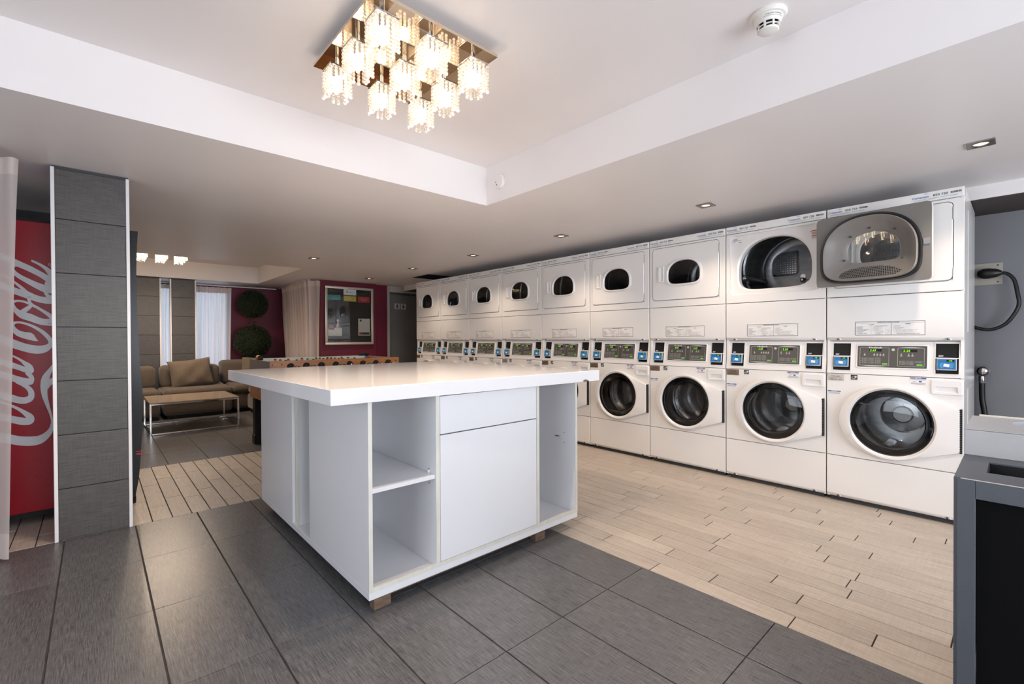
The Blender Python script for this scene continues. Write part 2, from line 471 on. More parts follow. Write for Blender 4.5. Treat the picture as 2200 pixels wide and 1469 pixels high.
while x < 4.0:
    off = (-.6 - random.random()*.6) if k else (1.203-.6*4)
    y = off
    while y < 7.9:
        planks.append((x+.0020, x+PW-.0020, y+.0022, y+.6-.0022)); y += .6
    x += PW; k += 1
x = 1.978-PW*25
while x < 1.97:
    y = 3.607 - random.random()*.5
    while y < 5.15:
        a, c = max(y, 3.607), min(y+.6, 5.153)
        if c-a > .03: planks.append((x+.0026, x+PW-.0026, a+.0030, c-.0030))
        y += .6
    x += PW
pin = sorted([t for t in planks if visible(t)], key=lambda t: math.hypot((t[0]+t[1])/2, (t[2]+t[3])/2))
pout = [t for t in planks if not visible(t)] + pin[290:]
for t in pin[:290]: link('plank', tile_mesh('plank', [t], 'plank', .001), floor)
link('plank', tile_mesh('plank', pout, 'plank', .001), floor, kind='stuff')

# ---- ceiling with two raised trays
T1 = (-1.6, 2.14, -1.4, 2.635); T2 = (-.35, 2.12, 6.63, 8.94)
b = B()
def slab(x0, x1, y0, y1): b.box(x0, x1, y0, y1, ZC, ZT+.02, m='ceil')
slab(XL-.1, XR+.1, YB-.1, T1[2]); slab(XL-.1, T1[0], T1[2], T1[3]); slab(T1[1], XR+.1, T1[2], T1[3])
# between trays
slab(XL-.1, XR+.1, T1[3], T2[2]); slab(XL-.1, T2[0], T2[2], T2[3])
# right of tray two, leaving the square ceiling vent over the far dryers out of the far part is below
slab(T2[1], XR+.1, T2[2], T2[3]); slab(XL-.1, XR+.1, T2[3], YF+.1)
b.box(XL-.1, XR+.1, YB-.1, YF+.1, ZT, ZT+.12, m='ceil')
struct('ceiling', b.mesh('ceiling', smooth=False))

# ---- walls
b = B(); b.box(XR, XR+.12, YB-.1, YF+.1, 0, ZT, m='wallgray'); struct('wall_right', b.mesh('wall_right', smooth=False))
b = B(); b.box(4.26, XR, YB, 7.7, 2.012, ZC+.0, m='ceil'); b.box(4.264, XR, YB, 7.7, 2.008, 2.012, m='soffdark'); struct('trim_1', b.mesh('trim_1', smooth=False))  # thin underside sheet coloured darker brown than the trim face
# unseen back wall (behind camera) and left wall, window openings added for the daylight
b = B()
b.box(XL, XR, YB-.12, YB, 0, .4, m='wallplain'); b.box(XL, XR, YB-.12, YB, 2.1, ZT, m='wallplain')
b.box(XL, -.5, YB-.12, YB, .4, 2.1, m='wallplain'); b.box(3.1, XR, YB-.12, YB, .4, 2.1, m='wallplain')
struct('wall_back', b.mesh('wall_back', smooth=False))
b = B()
b.box(XL-.12, XL, YB, 4.8, 0, .4, m='wallplain'); b.box(XL-.12, XL, YB, 4.8, 2.1, ZT, m='wallplain')
b.box(XL-.12, XL, YB, -.6, .4, 2.1, m='wallplain'); b.box(XL-.12, XL, 1.8, 4.8, .4, 2.1, m='wallplain')
struct('wall_left', b.mesh('wall_left', smooth=False))
def window_frame(name, x0, x1, z0, z1, y, ncol, axis='y'):
    q = B(); t = .05
    def bx(a0, a1, c0, c1):
        if axis == 'y': q.box(a0, a1, y-.04, y+.04, c0, c1, m='winframe')
        else: q.box(y-.04, y+.04, a0, a1, c0, c1, m='winframe')
    bx(x0, x1, z0, z0+t); bx(x0, x1, z1-t, z1)
    for k in range(ncol+1):
        xx = x0 + (x1-x0-t)*k/ncol; bx(xx, xx+t, z0+t, z1-t)
    o = struct(name, q.mesh(name, smooth=False))
    for k in range(ncol):
        a = x0+t+(x1-x0-t)*k/ncol; e = x0+(x1-x0-t)*(k+1)/ncol
        g = B()
        if axis == 'y': g.box(a, e, y-.004, y+.004, z0+t, z1-t, m='clear')
        else: g.box(y-.004, y+.004, a, e, z0+t, z1-t, m='clear')
        link('pane', g.mesh('pane', smooth=False), o)
    return o
window_frame('window_1', -.5, 3.1, .4, 2.1, YB-.06, 3)  # added window out of view, opening for the back daylight lamp
window_frame('added_window_2', -.6, 1.8, .4, 2.1, XL-.06, 2, 'x')  # added window out of view, opening for the left fill lamp
# dark niche wall behind the vending machine
b = B(); b.box(XL, .06, 5.0, 5.12, 0, ZC, m='walldark'); struct('wall_niche', b.mesh('wall_niche', smooth=False))
b = B(); b.box(-.5, -.4, 5.12, YF, 0, ZT, m='wallplain'); struct('wall_lounge_side', b.mesh('wall_lounge_side', smooth=False))
# red walls
b = B(); b.box(2.745, 3.715, 7.71, 7.9, 0, ZC, m='wallred'); b.box(3.715, 3.965, 7.79, 7.95, 0, ZC, m='wallred')
struct('wall_far', b.mesh('wall_far', smooth=False))
b = B(); b.box(2.745, 2.85, 7.9, YF, 0, ZC, m='wallred'); struct('wall_lounge_right', b.mesh('wall_lounge_right', smooth=False))
b = B(); b.box(1.80, 2.85, YF, YF+.12, 0, ZC, m='wallred')
b.box(-.5, 1.80, YF, YF+.12, 0, .45, m='wallred'); b.box(-.5, 1.80, YF, YF+.12, 2.04, ZC, m='wallred'); b.box(-.5, .55, YF, YF+.12, .45, 2.04, m='wallred')
struct('wall_lounge_back', b.mesh('wall_lounge_back', smooth=False))
window_frame('window_3', .55, 1.80, .45, 2.04, YF+.03, 2)
# right-hand end wall of the corridor behind the door
b = B(); b.box(3.965, XR+.1, 7.98, 8.1, 0, ZC, m='wallgray'); struct('wall_corridor', b.mesh('wall_corridor', smooth=False))
# tiled wall piers (front pillar and two lounge piers): core, tile pieces, white edge trims
def pier(name, x0, x1, y, depth, joints, trim, ztop=ZC):
    q = B(); q.box(x0+.004, x1-.004, y+.012, y+depth, 0, ztop-.002, m='walldark')
    o = struct(name, q.mesh(name, smooth=False))
    js = [0.004] + joints + [ztop-.02]
    for a, c in zip(js, js[1:]):
        t = B(); t.box(x0+trim+.001, x1-trim-.001, y-.001+random.uniform(0, .0012), y+.02, a+.0016, c-.0016, bev=.0012, seg=1, m='tilew')
        link('tile', t.mesh('tile', smooth=False), o)
    for xa in (x0, x1-trim):
        t = B(); t.box(xa, xa+trim, y-.006, y+.03, 0.0, ztop-.012, bev=.002, seg=1, m='trimw')
        link('edge_trim', t.mesh('edge_trim', smooth=False), o)
    return o
pier('wall_pillar', -.178, .158, 3.597, .30, [.292, .595, .898, 1.200, 1.502, 1.803], .0165)
pier('wall_pier_1', .02, .765, 9.0, .10, [.30, .60, .9, 1.2, 1.5, 1.80], .020)
pier('wall_pier_2', .875, 1.222, 9.0, .10, [.30, .60, .9, 1.2, 1.5, 1.80], .020)

# ---- gray door at the far end
b = B(); z1 = 2.10
b.box(3.968, 4.012, 7.77, 7.97, 0, z1-.004, bev=.004, m='frame'); b.box(4.012, XR-.002, 7.77, 7.97, 1.985, z1-.004, bev=.004, m='frame')
door = struct('door_1', b.mesh('door_1'))
b = B(); b.box(4.02, XR-.03, 7.86, 7.90, .01, 1.945, bev=.003, m='doorpaint'); link('door_leaf', b.mesh('door_leaf'), door)
b = B(); b.lathe([(.0, 0), (.026, 0), (.028, -.03), (.02, -.05), (0, -.055)], 16, 'chrome', axis='y', c=(4.74, 7.859, 1.02)); link('door_knob', b.mesh('door_knob'), door)

# ================================================================== STACKED WASHER DRYERS
X0, Y0, W = 3.7535, 6.3903, .686
DZ = .022
MS = {}
def build_machine_meshes():
    # cabinet shell (open front)
    b = B(); D = .88
    b.box(.003, .018, .014, D, .03, 1.998, m='appl'); b.box(.668, .683, .014, D, .03, 1.998, m='appl')
    b.box(.018, .668, D-.012, D, .03, 1.998, m='appl'); b.box(.018, .668, .03, D-.012, 1.985, 1.998, m='appl')
    b.box(.018, .668, .03, D-.012, 1.085, 1.092, m='seam'); b.box(.018, .668, .03, D-.012, .03, .045, m='seam')
    b.box(.018, .668, .03, D-.012, 1.38, 1.386, m='seam'); b.box(.018, .668, .03, D-.012, .868, .874, m='seam')
    # side pressing ribs on right side
    b.box(.683, .686, .25, .62, 1.15, 1.9, bev=.002, seg=1, m='appl'); b.box(.683, .686, .25, .62, .12, .80, bev=.002, seg=1, m='appl')
    MS['cabinet'] = b.mesh('cabinet')
    b = B(); b.box(.02, .666, .035, .8, 0, .03, m='seam'); MS['plinth'] = b.mesh('plinth', smooth=False)
    # top strip
    b = B(); b.box(.003, .683, 0, .05, 1.943, 2.0, bev=.006, seg=3, m='appl'); MS['top_strip'] = b.mesh('top_strip')
    # dryer front: outer rectangle -> rounded hole for door
    c = (.336, 1.688)
    outer = raycast(rrect(.003, .683, 1.3935, 1.9395, .006), c)
    oin = raycast(rrect(.006, .680, 1.3965, 1.9365, .006), c)
    hole = raycast(rrect(.0345, .6378, 1.4522, 1.9225, .031), c)
    b = B(); b.loft([at_y(outer, .03), at_y(outer, .004), at_y(oin, 0), at_y(hole, 0), at_y(hole, .004)], 'appl'); b.loft([at_y(hole, .004), at_y(hole, .0235)], 'seam'); MS['dryer_front'] = b.mesh('dryer_front')
    b = B(); b.loft([at_y(outer, .03), at_y(outer, .004), at_y(oin, 0), at_y(hole, 0), at_y(hole, .0235)], 'appl'); MS['dryer_front_open'] = b.mesh('dryer_front')
    # recessed frame with D-shaped loading hole
    dh = raycast(dshape(.342, .262, 1.482, 1.64, 1.893, 2.25, 4.5), c)
    dh2 = raycast(dshape(.342, .250, 1.494, 1.64, 1.881, 2.25, 4.5), c)
    b = B(); b.loft([at_y(raycast(rrect(.03, .642, 1.448, 1.927, .03), c), .024), at_y(dh, .020), at_y(dh2, .030), at_y(dh2, .075)], 'appl'); MS['opening_frame'] = b.mesh('opening_frame')
    # dryer drum
    b = B(); cz = 1.690; cx = .343; R = .318
    prof = [(.30, .06), (R, .065), (R, .14), (R-.012, .15), (R-.012, .165), (R, .175), (R, .28), (R-.012, .29), (R-.012, .31), (R, .32), (R, .42), (R-.01, .44), (R-.03, .47), (R-.035, .60), (R-.06, .625), (.2, .635), (.03, .635)]
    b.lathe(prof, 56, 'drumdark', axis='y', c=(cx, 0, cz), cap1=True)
    MS['dryer_drum'] = b.mesh('dryer_drum', angle=45)
    for i_, a in enumerate((200, 320, 80)):
        b = B(); ra = math.radians(a)
        mt = Matrix.Translation((cx, 0, cz)) @ Matrix.Rotation(-ra, 4, 'Y')
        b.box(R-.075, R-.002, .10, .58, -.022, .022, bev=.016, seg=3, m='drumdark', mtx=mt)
        MS['drum_lifter%d' % i_] = b.mesh('drum_lifter')
    b = B(); gc = (.245, 1.745); gd = raycast(rrect(gc[0]-.11, gc[0]+.10, gc[1]-.10, gc[1]+.11, .03), gc)
    gd = [(min(x, gc[0]+.10), z) for x, z in gd]
    ro = [(gc[0]+.11*math.cos(a) if math.hypot(x-gc[0], z-gc[1]) > .11 and x < gc[0] and z > gc[1] else x, gc[1]+.11*math.sin(a) if math.hypot(x-gc[0], z-gc[1]) > .11 and x < gc[0] and z > gc[1] else z) for (x, z), a in zip(gd, ANG)]
    def sc(l, k): return [(gc[0]+(x-gc[0])*k, gc[1]+(z-gc[1])*k) for x, z in l]
    b.loft([at_y(ro, .634), at_y(ro, .616), at_y(sc(ro, .93), .610), at_y(sc(ro, .86), .618)], 'steel')
    b.loft([at_y(sc(ro, .86), .618), at_y(sc(ro, .02), .618)], 'drumdark')
    for i in range(9):
        for j in range(9):
            px, pz = gc[0]-.078+i*.0185, gc[1]-.078+j*.0185
            if math.hypot(px-gc[0], pz-gc[1]) < .09 or px > gc[0]: b.disc((px, .6165, pz), .0055, 6, m='steel')
    b.disc((.37, .628, 1.63), .02, 16, m='steel'); b.lathe([(.016, .632), (.02, .615), (.008, .60)], 14, 'steel', 'y', (.37, 0, 1.60), cap1=True)
    MS['exhaust_grille'] = b.mesh('exhaust_grille')
    # dryer door shell
    doo = raycast(rrect(.038, .634, 1.456, 1.919, .028), c)
    doi = raycast(rrect(.042, .630, 1.460, 1.915, .026), c)
    wc = (.333, 1.685)
    bz = lambda k: raycast(dshape(.333, .166*k, 1.685-.109*k, 1.672, 1.685+.122*k, 2.3, 4.2), c)
    b = B()
    b.loft([at_y(raycast(rrect(.044, .628, 1.462, 1.913, .026), c), .018), at_y(doo, .014), at_y(doo, -.003), at_y(doi, -.008), at_y(bz(1.0), -.008), at_y(bz(.985), -.017), at_y(bz(.90), -.019), at_y(bz(.865), -.011), at_y(bz(.855), .0)], 'appl')
    MS['dryer_door'] = b.mesh('dryer_door', angle=25)
    b = B(); g = bz(.862); b.loft([at_y(g, -.004), at_y([(c[0]+(x-c[0])*.01, c[1]+(z-c[1])*.01) for x, z in g], -.006)], 'dryglass', cap1=True); MS['window_glass'] = b.mesh('window_glass')
    # door back panel closing ring behind window (inner side)
    b = B()
    hc = (.1205, 1.686)
    L0 = raycast(rrect(.089, .152, 1.616, 1.756, .008), hc); L1 = raycast(rrect(.093, .148, 1.620, 1.752, .008), hc)
    L2 = raycast(rrect(.112, .146, 1.626, 1.746, .006), hc); L3 = raycast(rrect(.116, .143, 1.634, 1.738, .005), hc)
    b.loft([at_y(L0, -.007), at_y(L0, -.015), at_y(L1, -.018), at_y(L2, -.018), at_y(L3, -.009)], 'applp', cap1=True); MS['door_handle'] = b.mesh('door_handle')
    b = B()
    for z in (1.858, 1.50): b.box(.6345, .6375, -.0095, .004, z-.045, z+.03, m='silver')
    MS['door_hinge'] = b.mesh('door_hinge', smooth=False)
    # inner side of open door (door local frame, +y is the inner side)
    ic = (.333, 1.675)
    ip = raycast(rrect(.040, .632, 1.458, 1.917, .02), ic)
    go = raycast(dshape(.342, .262, 1.470, 1.64, 1.902, 2.25, 4.2), ic)
    def dsc(k, y): return at_y(raycast(dshape(.340, .262*k, 1.675-.205*k, 1.655, 1.675+.227*k, 2.25, 4.2), ic), y)
    b = B(); b.loft([at_y(raycast(rrect(.046, .626, 1.464, 1.911, .02), ic), -.004), at_y(ip, .018), at_y(ip, .030), dsc(1.0, .031)], 'doorgray'); MS['inner_panel'] = b.mesh('inner_panel')
    b = B(); b.loft([dsc(1.0, .030), dsc(1.005, .050), dsc(.985, .058), dsc(.955, .056), dsc(.945, .034)], 'rubber'); MS['door_gasket'] = b.mesh('door_gasket')
    wl = lambda k, y: at_y(raycast(dshape(.322, .139*k, 1.598, 1.665, 1.688+.104*k, 2.3, 4.2), ic), y)
    b = B(); b.loft([dsc(.946, .036), dsc(.935, .064), dsc(.915, .068), dsc(.885, .064), dsc(.80, .046), wl(1.22, .014), wl(1.03, .006), wl(1.0, .001)], 'doorin'); MS['inner_moulding'] = b.mesh('inner_moulding', angle=50)
    b = B(); b.loft([wl(1.005, .001), at_y([(ic[0], ic[1])]*NL, .0005)], 'clear'); MS['inner_glass'] = b.mesh('inner_glass')
    # sloped lint screen with holes (dark) on the lower moulding
    b = B()
    def lp(u, v):   # u along width 0..1, v 0 (rear/top) .. 1 (front/bottom)
        x = .322 + (u-.5)*(.285+.07*v); z = 1.594 - v*.092; y = .0105 + v*.048
        return (x, y, z)
    b.quad([lp(0, 0), lp(1, 0), lp(1, 1), lp(0, 1)], 'doorin')
    nr = B()
    for i in range(30):
        for j in range(9):
            u, v = (i+.5)/30, (j+.5)/9; du, dv = .0115, .036
            if 13 < i < 16 and j < 1: continue
            p = [lp(u-du, v-dv), lp(u+du, v-dv), lp(u+du, v+dv), lp(u-du, v+dv)]
            nr.quad([(q[0], q[1]+.0012, q[2]-.0003) for q in p], 'black')
    MS['lint_screen'] = b.mesh('lint_screen'); MS['lint_holes'] = nr.mesh('lint_holes', smooth=False, recalc=False)
    b = B()
    for px, pz in ((.215, 1.785), (.34, 1.815), (.44, 1.775), (.475, 1.625), (.175, 1.60)):
        b.lathe([(.0055, .012), (.0055, .0235), (.003, .0245)], 8, 'hinge', 'y', (px, 0, pz), cap1=True)
    b.box(.045, .075, .028, .036, 1.665, 1.70, m='chrome')
    MS['screws_open'] = b.mesh('screws_open')
    # lower dryer panel + pedestal: same profile with a lip
    def lip_panel(z0, z1):
        q = B()
        prof = [(.03, z1), (.003, z1), (0, z1-.003), (0, z0+.026), (.001, z0+.021), (.016, z0+.002), (.02, z0), (.03, z0)]
        n = len(prof)
        loops = []
        for xx, ins in ((.003, 1), (.006, 0), (.680, 0), (.683, 1)):
            loops.append([(xx, y+(.004 if ins and y < .01 else 0), z-(.002 if ins and z > z1-.004 else 0)) for y, z in prof])
        q.loft(loops, 'appl', cap0=True, cap1=True)
        for sx in (.067, .612):   # bright screw dimples in the lip
            q.loft([[(sx-.020, .0155, z0+.0035), (sx-.013, .004, z0+.018), (sx, .0006, z0+.0235), (sx+.013, .004, z0+.018), (sx+.020, .0155, z0+.0035)],
                    [(sx-.014, .006, z0+.0035), (sx-.009, .004, z0+.016), (sx, .0005, z0+.021), (sx+.009, .004, z0+.016), (sx+.014, .006, z0+.0035)]], 'applp', closed=False)
            q.lathe([(.0052, .008), (.0052, .001), (.002, .0005)], 10, 'hinge', 'y', (sx, 0, z0+.0105), cap1=True)
        return q
    MS['lower_panel'] = lip_panel(1.097, 1.3895).mesh('lower_panel'); MS['pedestal_panel'] = lip_panel(.03, .3125).mesh('pedestal_panel')
    # instruction label
    b = B(); y = -.0012; x0, x1, z0, z1 = .165, .513, 1.133, 1.222
    b.box(x0, x1, y, 0, z0, z1, m='sticker')
    def bar(a, c, d, e, m='ink'): b.quad([(a, y-.0005, d), (c, y-.0005, d), (c, y-.0005, e), (a, y-.0005, e)], m)
    t = .0024
    bar(x0, x1, z0, z0+t); bar(x0, x1, z1-t, z1); bar(x0, x0+t, z0, z1); bar(x1-t, x1, z0, z1)
    bar(.352, .3535, z0, 1.2105); bar(x0, x1, 1.2102, 1.211, 'grayink'); bar(.248, .2488, 1.146, 1.196, 'grayink')
    MS['instruction_label'] = b.mesh('instruction_label', smooth=False, recalc=False)
    b = B(); yy = y-.0007
    put_text(b, 'OPERATING INSTRUCTIONS', .0085, .335, 1.2125, yy, 'ink', 'c')
    put_text(b, 'WASHER', .0075, .25, 1.199, yy, 'ink', 'c'); put_text(b, 'DRYER', .0075, .432, 1.201, yy, 'ink', 'c')
    put_text(b, 'DISPENSER INSTRUCTIONS', .0052, .30, 1.191, yy, 'ink', 'c')
    L1 = ['1. Load Laundry', '2. Close Door', '3. Add Supplies', '   (See Dispenser Instructions)', '4. Select Cycle/Modifiers', '5. Insert Payment', '6. Press Start', '   (Door Must be Closed)']
    for i, s in enumerate(L1): put_text(b, s, .0052, .172, 1.189-i*.0066, yy, 'ink')
    L2 = ['1. Open Dispenser Drawer', '2. Load Supplies in Proper', '    Compartments', '3. Close Dispenser Drawer']
    for i, s in enumerate(L2): put_text(b, s, .0048, .256, 1.183-i*.0066, yy, 'grayink')
    for i, s in enumerate(['A  Main Wash Detergent', 'B  Prewash Detergent', 'C  Liquid Bleach', 'D  Fabric Softener']): put_text(b, s, .0044, .270, 1.154-i*.0056, yy, 'grayink')
    L3 = ['1. Load Laundry', '2. Close Door', '3. Select Cycle/Modifiers', '4. Insert Payment', '5. To Start Dryer - Press Start - Door Must be Closed', '6. To Stop Dryer During Cycle - Open Door', '7. To Restart Dryer - Close Door and Press Start']
    for i, s in enumerate(L3): put_text(b, s, .0052, .362, 1.191-i*.0067, yy, 'grayink')
    put_text(b, 'CLEAN LINT FILTER AFTER EACH LOAD', .0062, .432, 1.1405, yy, 'ink', 'c')
    for (a, c, d, e) in ((.322, .334, 1.148, 1.172), (.336, .347, 1.158, 1.172), (.322, .334, 1.138, 1.146), (.336, .347, 1.138, 1.156)):
        for q in ((a, c, d, d+.0006), (a, c, e-.0006, e), (a, a+.0006, d, e), (c-.0006, c, d, e)):
            b.quad([(q[0], yy, q[2]), (q[1], yy, q[2]), (q[1], yy, q[3]), (q[0], yy, q[3])], 'grayink')
    MS['label_lettering'] = b.mesh('label_lettering', smooth=False, recalc=False)
    # control panel, leaning back: shear y with z
    zc0, zc1 = .877, 1.0935
    def lean(p): return (p[0], p[1] + .030*(p[2]-zc0)/(zc1-zc0), p[2])
    MS['lean'] = lean
    def fin(q, nm, **kw):
        for v in q.bm.verts: v.co = lean(v.co)
        return q.mesh(nm, **kw)
    b = B()
    holes = [(.035, .137), (.557, .661)]; hz0, hz1 = .898, 1.084
    xs = [.004, .035, .137, .557, .661, .682]
    for i in range(5):
        isl = i in (1, 3)
        if isl:
            b.box(xs[i], xs[i+1], 0, .03, zc0, hz0, m='appl'); b.box(xs[i], xs[i+1], 0, .03, hz1, zc1, m='appl')
        else: b.box(xs[i], xs[i+1], 0, .03, zc0, zc1, m='appl')
    # raised border around the display
    dl = (.165, .528, .917, 1.073); dc = (.3465, .995)
    A = raycast(rrect(*dl, .008), dc); A2 = raycast(rrect(dl[0]+.003, dl[1]-.003, dl[2]+.003, dl[3]-.003, .007), dc); A3 = raycast(rrect(.173, .520, .925, 1.065, .003), dc)
    b.loft([at_y(A, .001), at_y(A, -.002), at_y(A2, -.0045), at_y(A3, -.0045), at_y(A3, .001)], 'applp')
    MS['control_panel'] = fin(b, 'control_panel')
    # display
    b = B(); b.box(.174, .519, -.0012, .004, .926, 1.064, m='disp')
    def outline(x0, x1, z0, z1, t, m, y, bulge_t=0, bulge_b=0):
        o = raycast(rrect(x0, x1, z0, z1, .005), ((x0+x1)/2, (z0+z1)/2)); i = raycast(rrect(x0+t, x1-t, z0+t, z1-t, .004), ((x0+x1)/2, (z0+z1)/2))
        cxm = (x0+x1)/2
        def bl(p):
            h = (x1-x0)*.42; k = max(0, 1-((p[0]-cxm)/h)**2)
            return (p[0], p[1] + (bulge_t*k if p[1] > z1-.003 else 0) - (bulge_b*k if p[1] < z0+.003 else 0))
        b.loft([at_y([bl(p) for p in o], y), at_y(i, y)], m)
    yd = -.0018
    outline(.186, .338, .936, 1.052, .0016, 'paleink', yd, 0, .0055); outline(.380, .508, .936, 1.052, .0016, 'paleink', yd, .0055, 0)
    def rc(x0, x1, z0, z1, m, y=yd): b.quad([(x0, y, z0), (x1, y, z0), (x1, y, z1), (x0, y, z1)], m)
    rc(.236, .300, 1.028, 1.044, 'black', yd-.0004); rc(.404, .474, 1.026, 1.042, 'black', yd-.0004)
    rc(.304, .330, .943, .953, 'greenb', yd-.0003); rc(.472, .499, .943, .953, 'greenb', yd-.0003)
    def obox(x0, x1, z0, z1, m='paleink', t=.0007):
        for q in ((x0, x1, z0, z0+t), (x0, x1, z1-t, z1), (x0, x0+t, z0, z1), (x1-t, x1, z0, z1)): rc(*q, m)
    for r in range(3):
        for c3 in range(3):
            xx, zz = .199+c3*.034, .976-r*.0135; obox(xx, xx+.028, zz, zz+.0105); rc(xx+.010, xx+.024, zz+.0045, zz+.006, 'paleink'); 
            rc(xx+.003, xx+.0055, zz+.004, zz+.0065, 'green' if (r, c3) in ((0, 1), (1, 0), (2, 2)) else 'paleink', yd-.0003)
        rc(.189, .196, .9805-r*.0135, .9825-r*.0135, 'paleink')
    for r in range(2):
        for c3 in range(3):
            if r == 1 and c3 == 2: continue
            xx, zz = .389+c3*.038, .960-r*.0135; obox(xx, xx+.033, zz, zz+.0105); rc(xx+.011, xx+.028, zz+.0045, zz+.006, 'paleink')
            rc(xx+.003, xx+.0055, zz+.004, zz+.0065, 'green' if (r, c3) == (0, 0) else 'paleink', yd-.0003)
    for xx, col in ((.212, 'green'), (.262, 'paleink'), (.278, 'paleink'), (.294, 'paleink'), (.310, 'paleink'), (.398, 'green'), (.434, 'paleink'), (.452, 'paleink')):
        z = 1.004; rc(xx-.004, xx+.004, z-.001, z+.0065, 'paleink'); rc(xx-.006, xx+.006, z-.0055, z-.004, 'paleink'); rc(xx-.0015, xx+.0015, z+.010, z+.013, col, yd-.0003)
    MS['display'] = fin(b, 'display', smooth=False, recalc=False)
    b = B()
    put_text(b, '2.65', .0185, .238, 1.029, yd-.0009, 'green', shear=.15, width=.032); put_text(b, '2.25', .0185, .406, 1.027, yd-.0009, 'green', shear=.15, width=.034)
    MS['digits'] = fin(b, 'digits', smooth=False, recalc=False)
    b = B(); put_text(b, 'Huebsch', .0165, .268, 1.0475, yd-.0009, 'white', 'c', width=.068); MS['maker_lettering'] = fin(b, 'maker_lettering', smooth=False, recalc=False)
    b = B(); b.lathe([(.0085, .0), (.0085, -.003), (.0065, -.0035), (.006, -.002), (.001, -.002)], 16, 'silver', 'y', (.358, 0, 1.040), cap1=True); MS['key_lock'] = fin(b, 'key_lock')
    # card readers
    for nm, (x0, x1), (bx0, bx1) in (('reader_left', holes[0], (.0415, .126)), ('reader_right', holes[1], (.5635, .652))):
        b = B(); t = .005
        b.box(x0, x1, .016, .028, hz0, hz1, m='black')
        for q in ((x0-.004, x0+.001, hz0-.004, hz1+.004), (x1-.001, x1+.004, hz0-.004, hz1+.004), (x0, x1, hz0-.004, hz0+.001), (x0, x1, hz1-.004, hz1+.004), (x0, x1, .9905, .9955)):
            b.box(q[0], q[1], -.003, .016, q[2], q[3], m='applp')
        b.box(x0+.008, x1-.006, .009, .016, .9975, 1.078, bev=.002, seg=1, m='black')
        MS[nm] = fin(b, nm)
        b = B(); b.box(bx0, bx1, -.012, .012, .921, .990, bev=.003, m='silver')
        b.quad([(bx0+.004, -.0127, .928), (bx1-.004, -.0127, .928), (bx1-.004, -.0127, .987), (bx0+.004, -.0127, .987)], 'blue')
        cx = (bx0+bx1)/2; cz = .951
        card = [(cx+x*math.cos(-.16)-z*math.sin(-.16), cz+x*math.sin(-.16)+z*math.cos(-.16)) for x, z in rrect(-.013, .013, -.009, .009, .003)]
        b.loft([at_y(card, -.0134), at_y([(cx, cz)]*len(card), -.0134)], 'white')
        for sgn in (-1, 1):
            for r in (.018, .023, .028):
                arc = [(cx+sgn*r*math.cos(a), cz+r*.75*math.sin(a)) for a in [(-.85+1.7*k/8) for k in range(9)]]
                arc2 = [(cx+sgn*(r+.0014)*math.cos(a), cz+(r+.0014)*.75*math.sin(a)) for a in [(-.85+1.7*k/8) for k in range(9)]]
                b.loft([at_y(arc, -.0133), at_y(arc2, -.0133)], 'waves', closed=False)
        b.quad([(cx+.0, -.0131, .9725), (cx+.034, -.0131, .9725), (cx+.034, -.0131, .985), (cx+.0, -.0131, .985)], 'black')
        MS[nm+'_touch_pad'] = fin(b, nm+'_pad')
        b = B(); put_text(b, 'ESD', .0125, x0+.013, 1.0015, .0083, 'white', width=.020, shear=.25); MS[nm+'_lettering'] = fin(b, nm+'_lettering', smooth=False, recalc=False)
    # washer front with round hole
    wcn = (.349, .577)
    circ = lambda r, y: [(wcn[0]+r*math.cos(a), y, wcn[1]+r*math.sin(a)) for a in ANG]
    o1 = raycast(rrect(.003, .683, .316, .8735, .006), wcn); o2 = raycast(rrect(.006, .680, .319, .8705, .006), wcn)
    b = B(); b.loft([at_y(o1, .03), at_y(o1, .004), at_y(o2, 0), circ(.222, 0), circ(.215, .03)], 'appl'); MS['washer_front'] = b.mesh('washer_front')
    # washer drum + gasket
    b = B(); b.loft([circ(.214, .028), circ(.225, .05), circ(.225, .09), circ(.20, .10), circ(.195, .13), circ(.22, .14)], 'rubber'); MS['tub_gasket'] = b.mesh('tub_gasket')
    b = B(); b.loft([circ(.215, .10), circ(.252, .13), circ(.252, .22), circ(.246, .225), circ(.246, .25), circ(.252, .26), circ(.252, .42), circ(.23, .455), circ(.13, .46), circ(.12, .45), circ(.06, .445), circ(.05, .43), circ(.01, .43)], 'steel', cap1=True)
    MS['wash_drum'] = b.mesh('wash_drum', angle=40)
    b = B()
    for a in (255, 15, 135):
        ra = math.radians(a); mt = Matrix.Translation((wcn[0], 0, wcn[1])) @ Matrix.Rotation(-ra, 4, 'Y')
        b.box(.185, .25, .14, .44, -.03, .03, bev=.022, seg=3, m='steel', mtx=mt)
    for i in range(16):
        for j in range(5):
            a = 2*PI*i/16+.1*j; r = .2505
            px, pz = wcn[0]+r*math.cos(a), wcn[1]+r*math.sin(a); py = .28+.03*j
            e = Vector((-math.sin(a), 0, math.cos(a)))*.005; f = Vector((0, .005, 0)); p0 = Vector((px, py, pz))
            b.quad([p0-e-f, p0+e-f, p0+e+f, p0-e+f], 'black')
    MS['drum_baffle'] = b.mesh('drum_baffle')
    # washer door ring
    el = [(.345+(.272 if math.cos(a) < 0 else .25)*math.cos(a), .573+.236*math.sin(a)) for a in [2*PI*k/160 for k in range(160)]]
    H = hull(el + [(.672, .693), (.672, .440)])
    dO = raycast(H, wcn)
    def sh(l, k): return [(wcn[0]+(x-wcn[0])*k, wcn[1]+(z-wcn[1])*k) for x, z in l]
    c2 = lambda r: [(wcn[0]+r*math.cos(a), wcn[1]+r*math.sin(a)) for a in ANG]
    mixl = lambda l1, l2, t: [(p[0]*(1-t)+q[0]*t, p[1]*(1-t)+q[1]*t) for p, q in zip(l1, l2)]
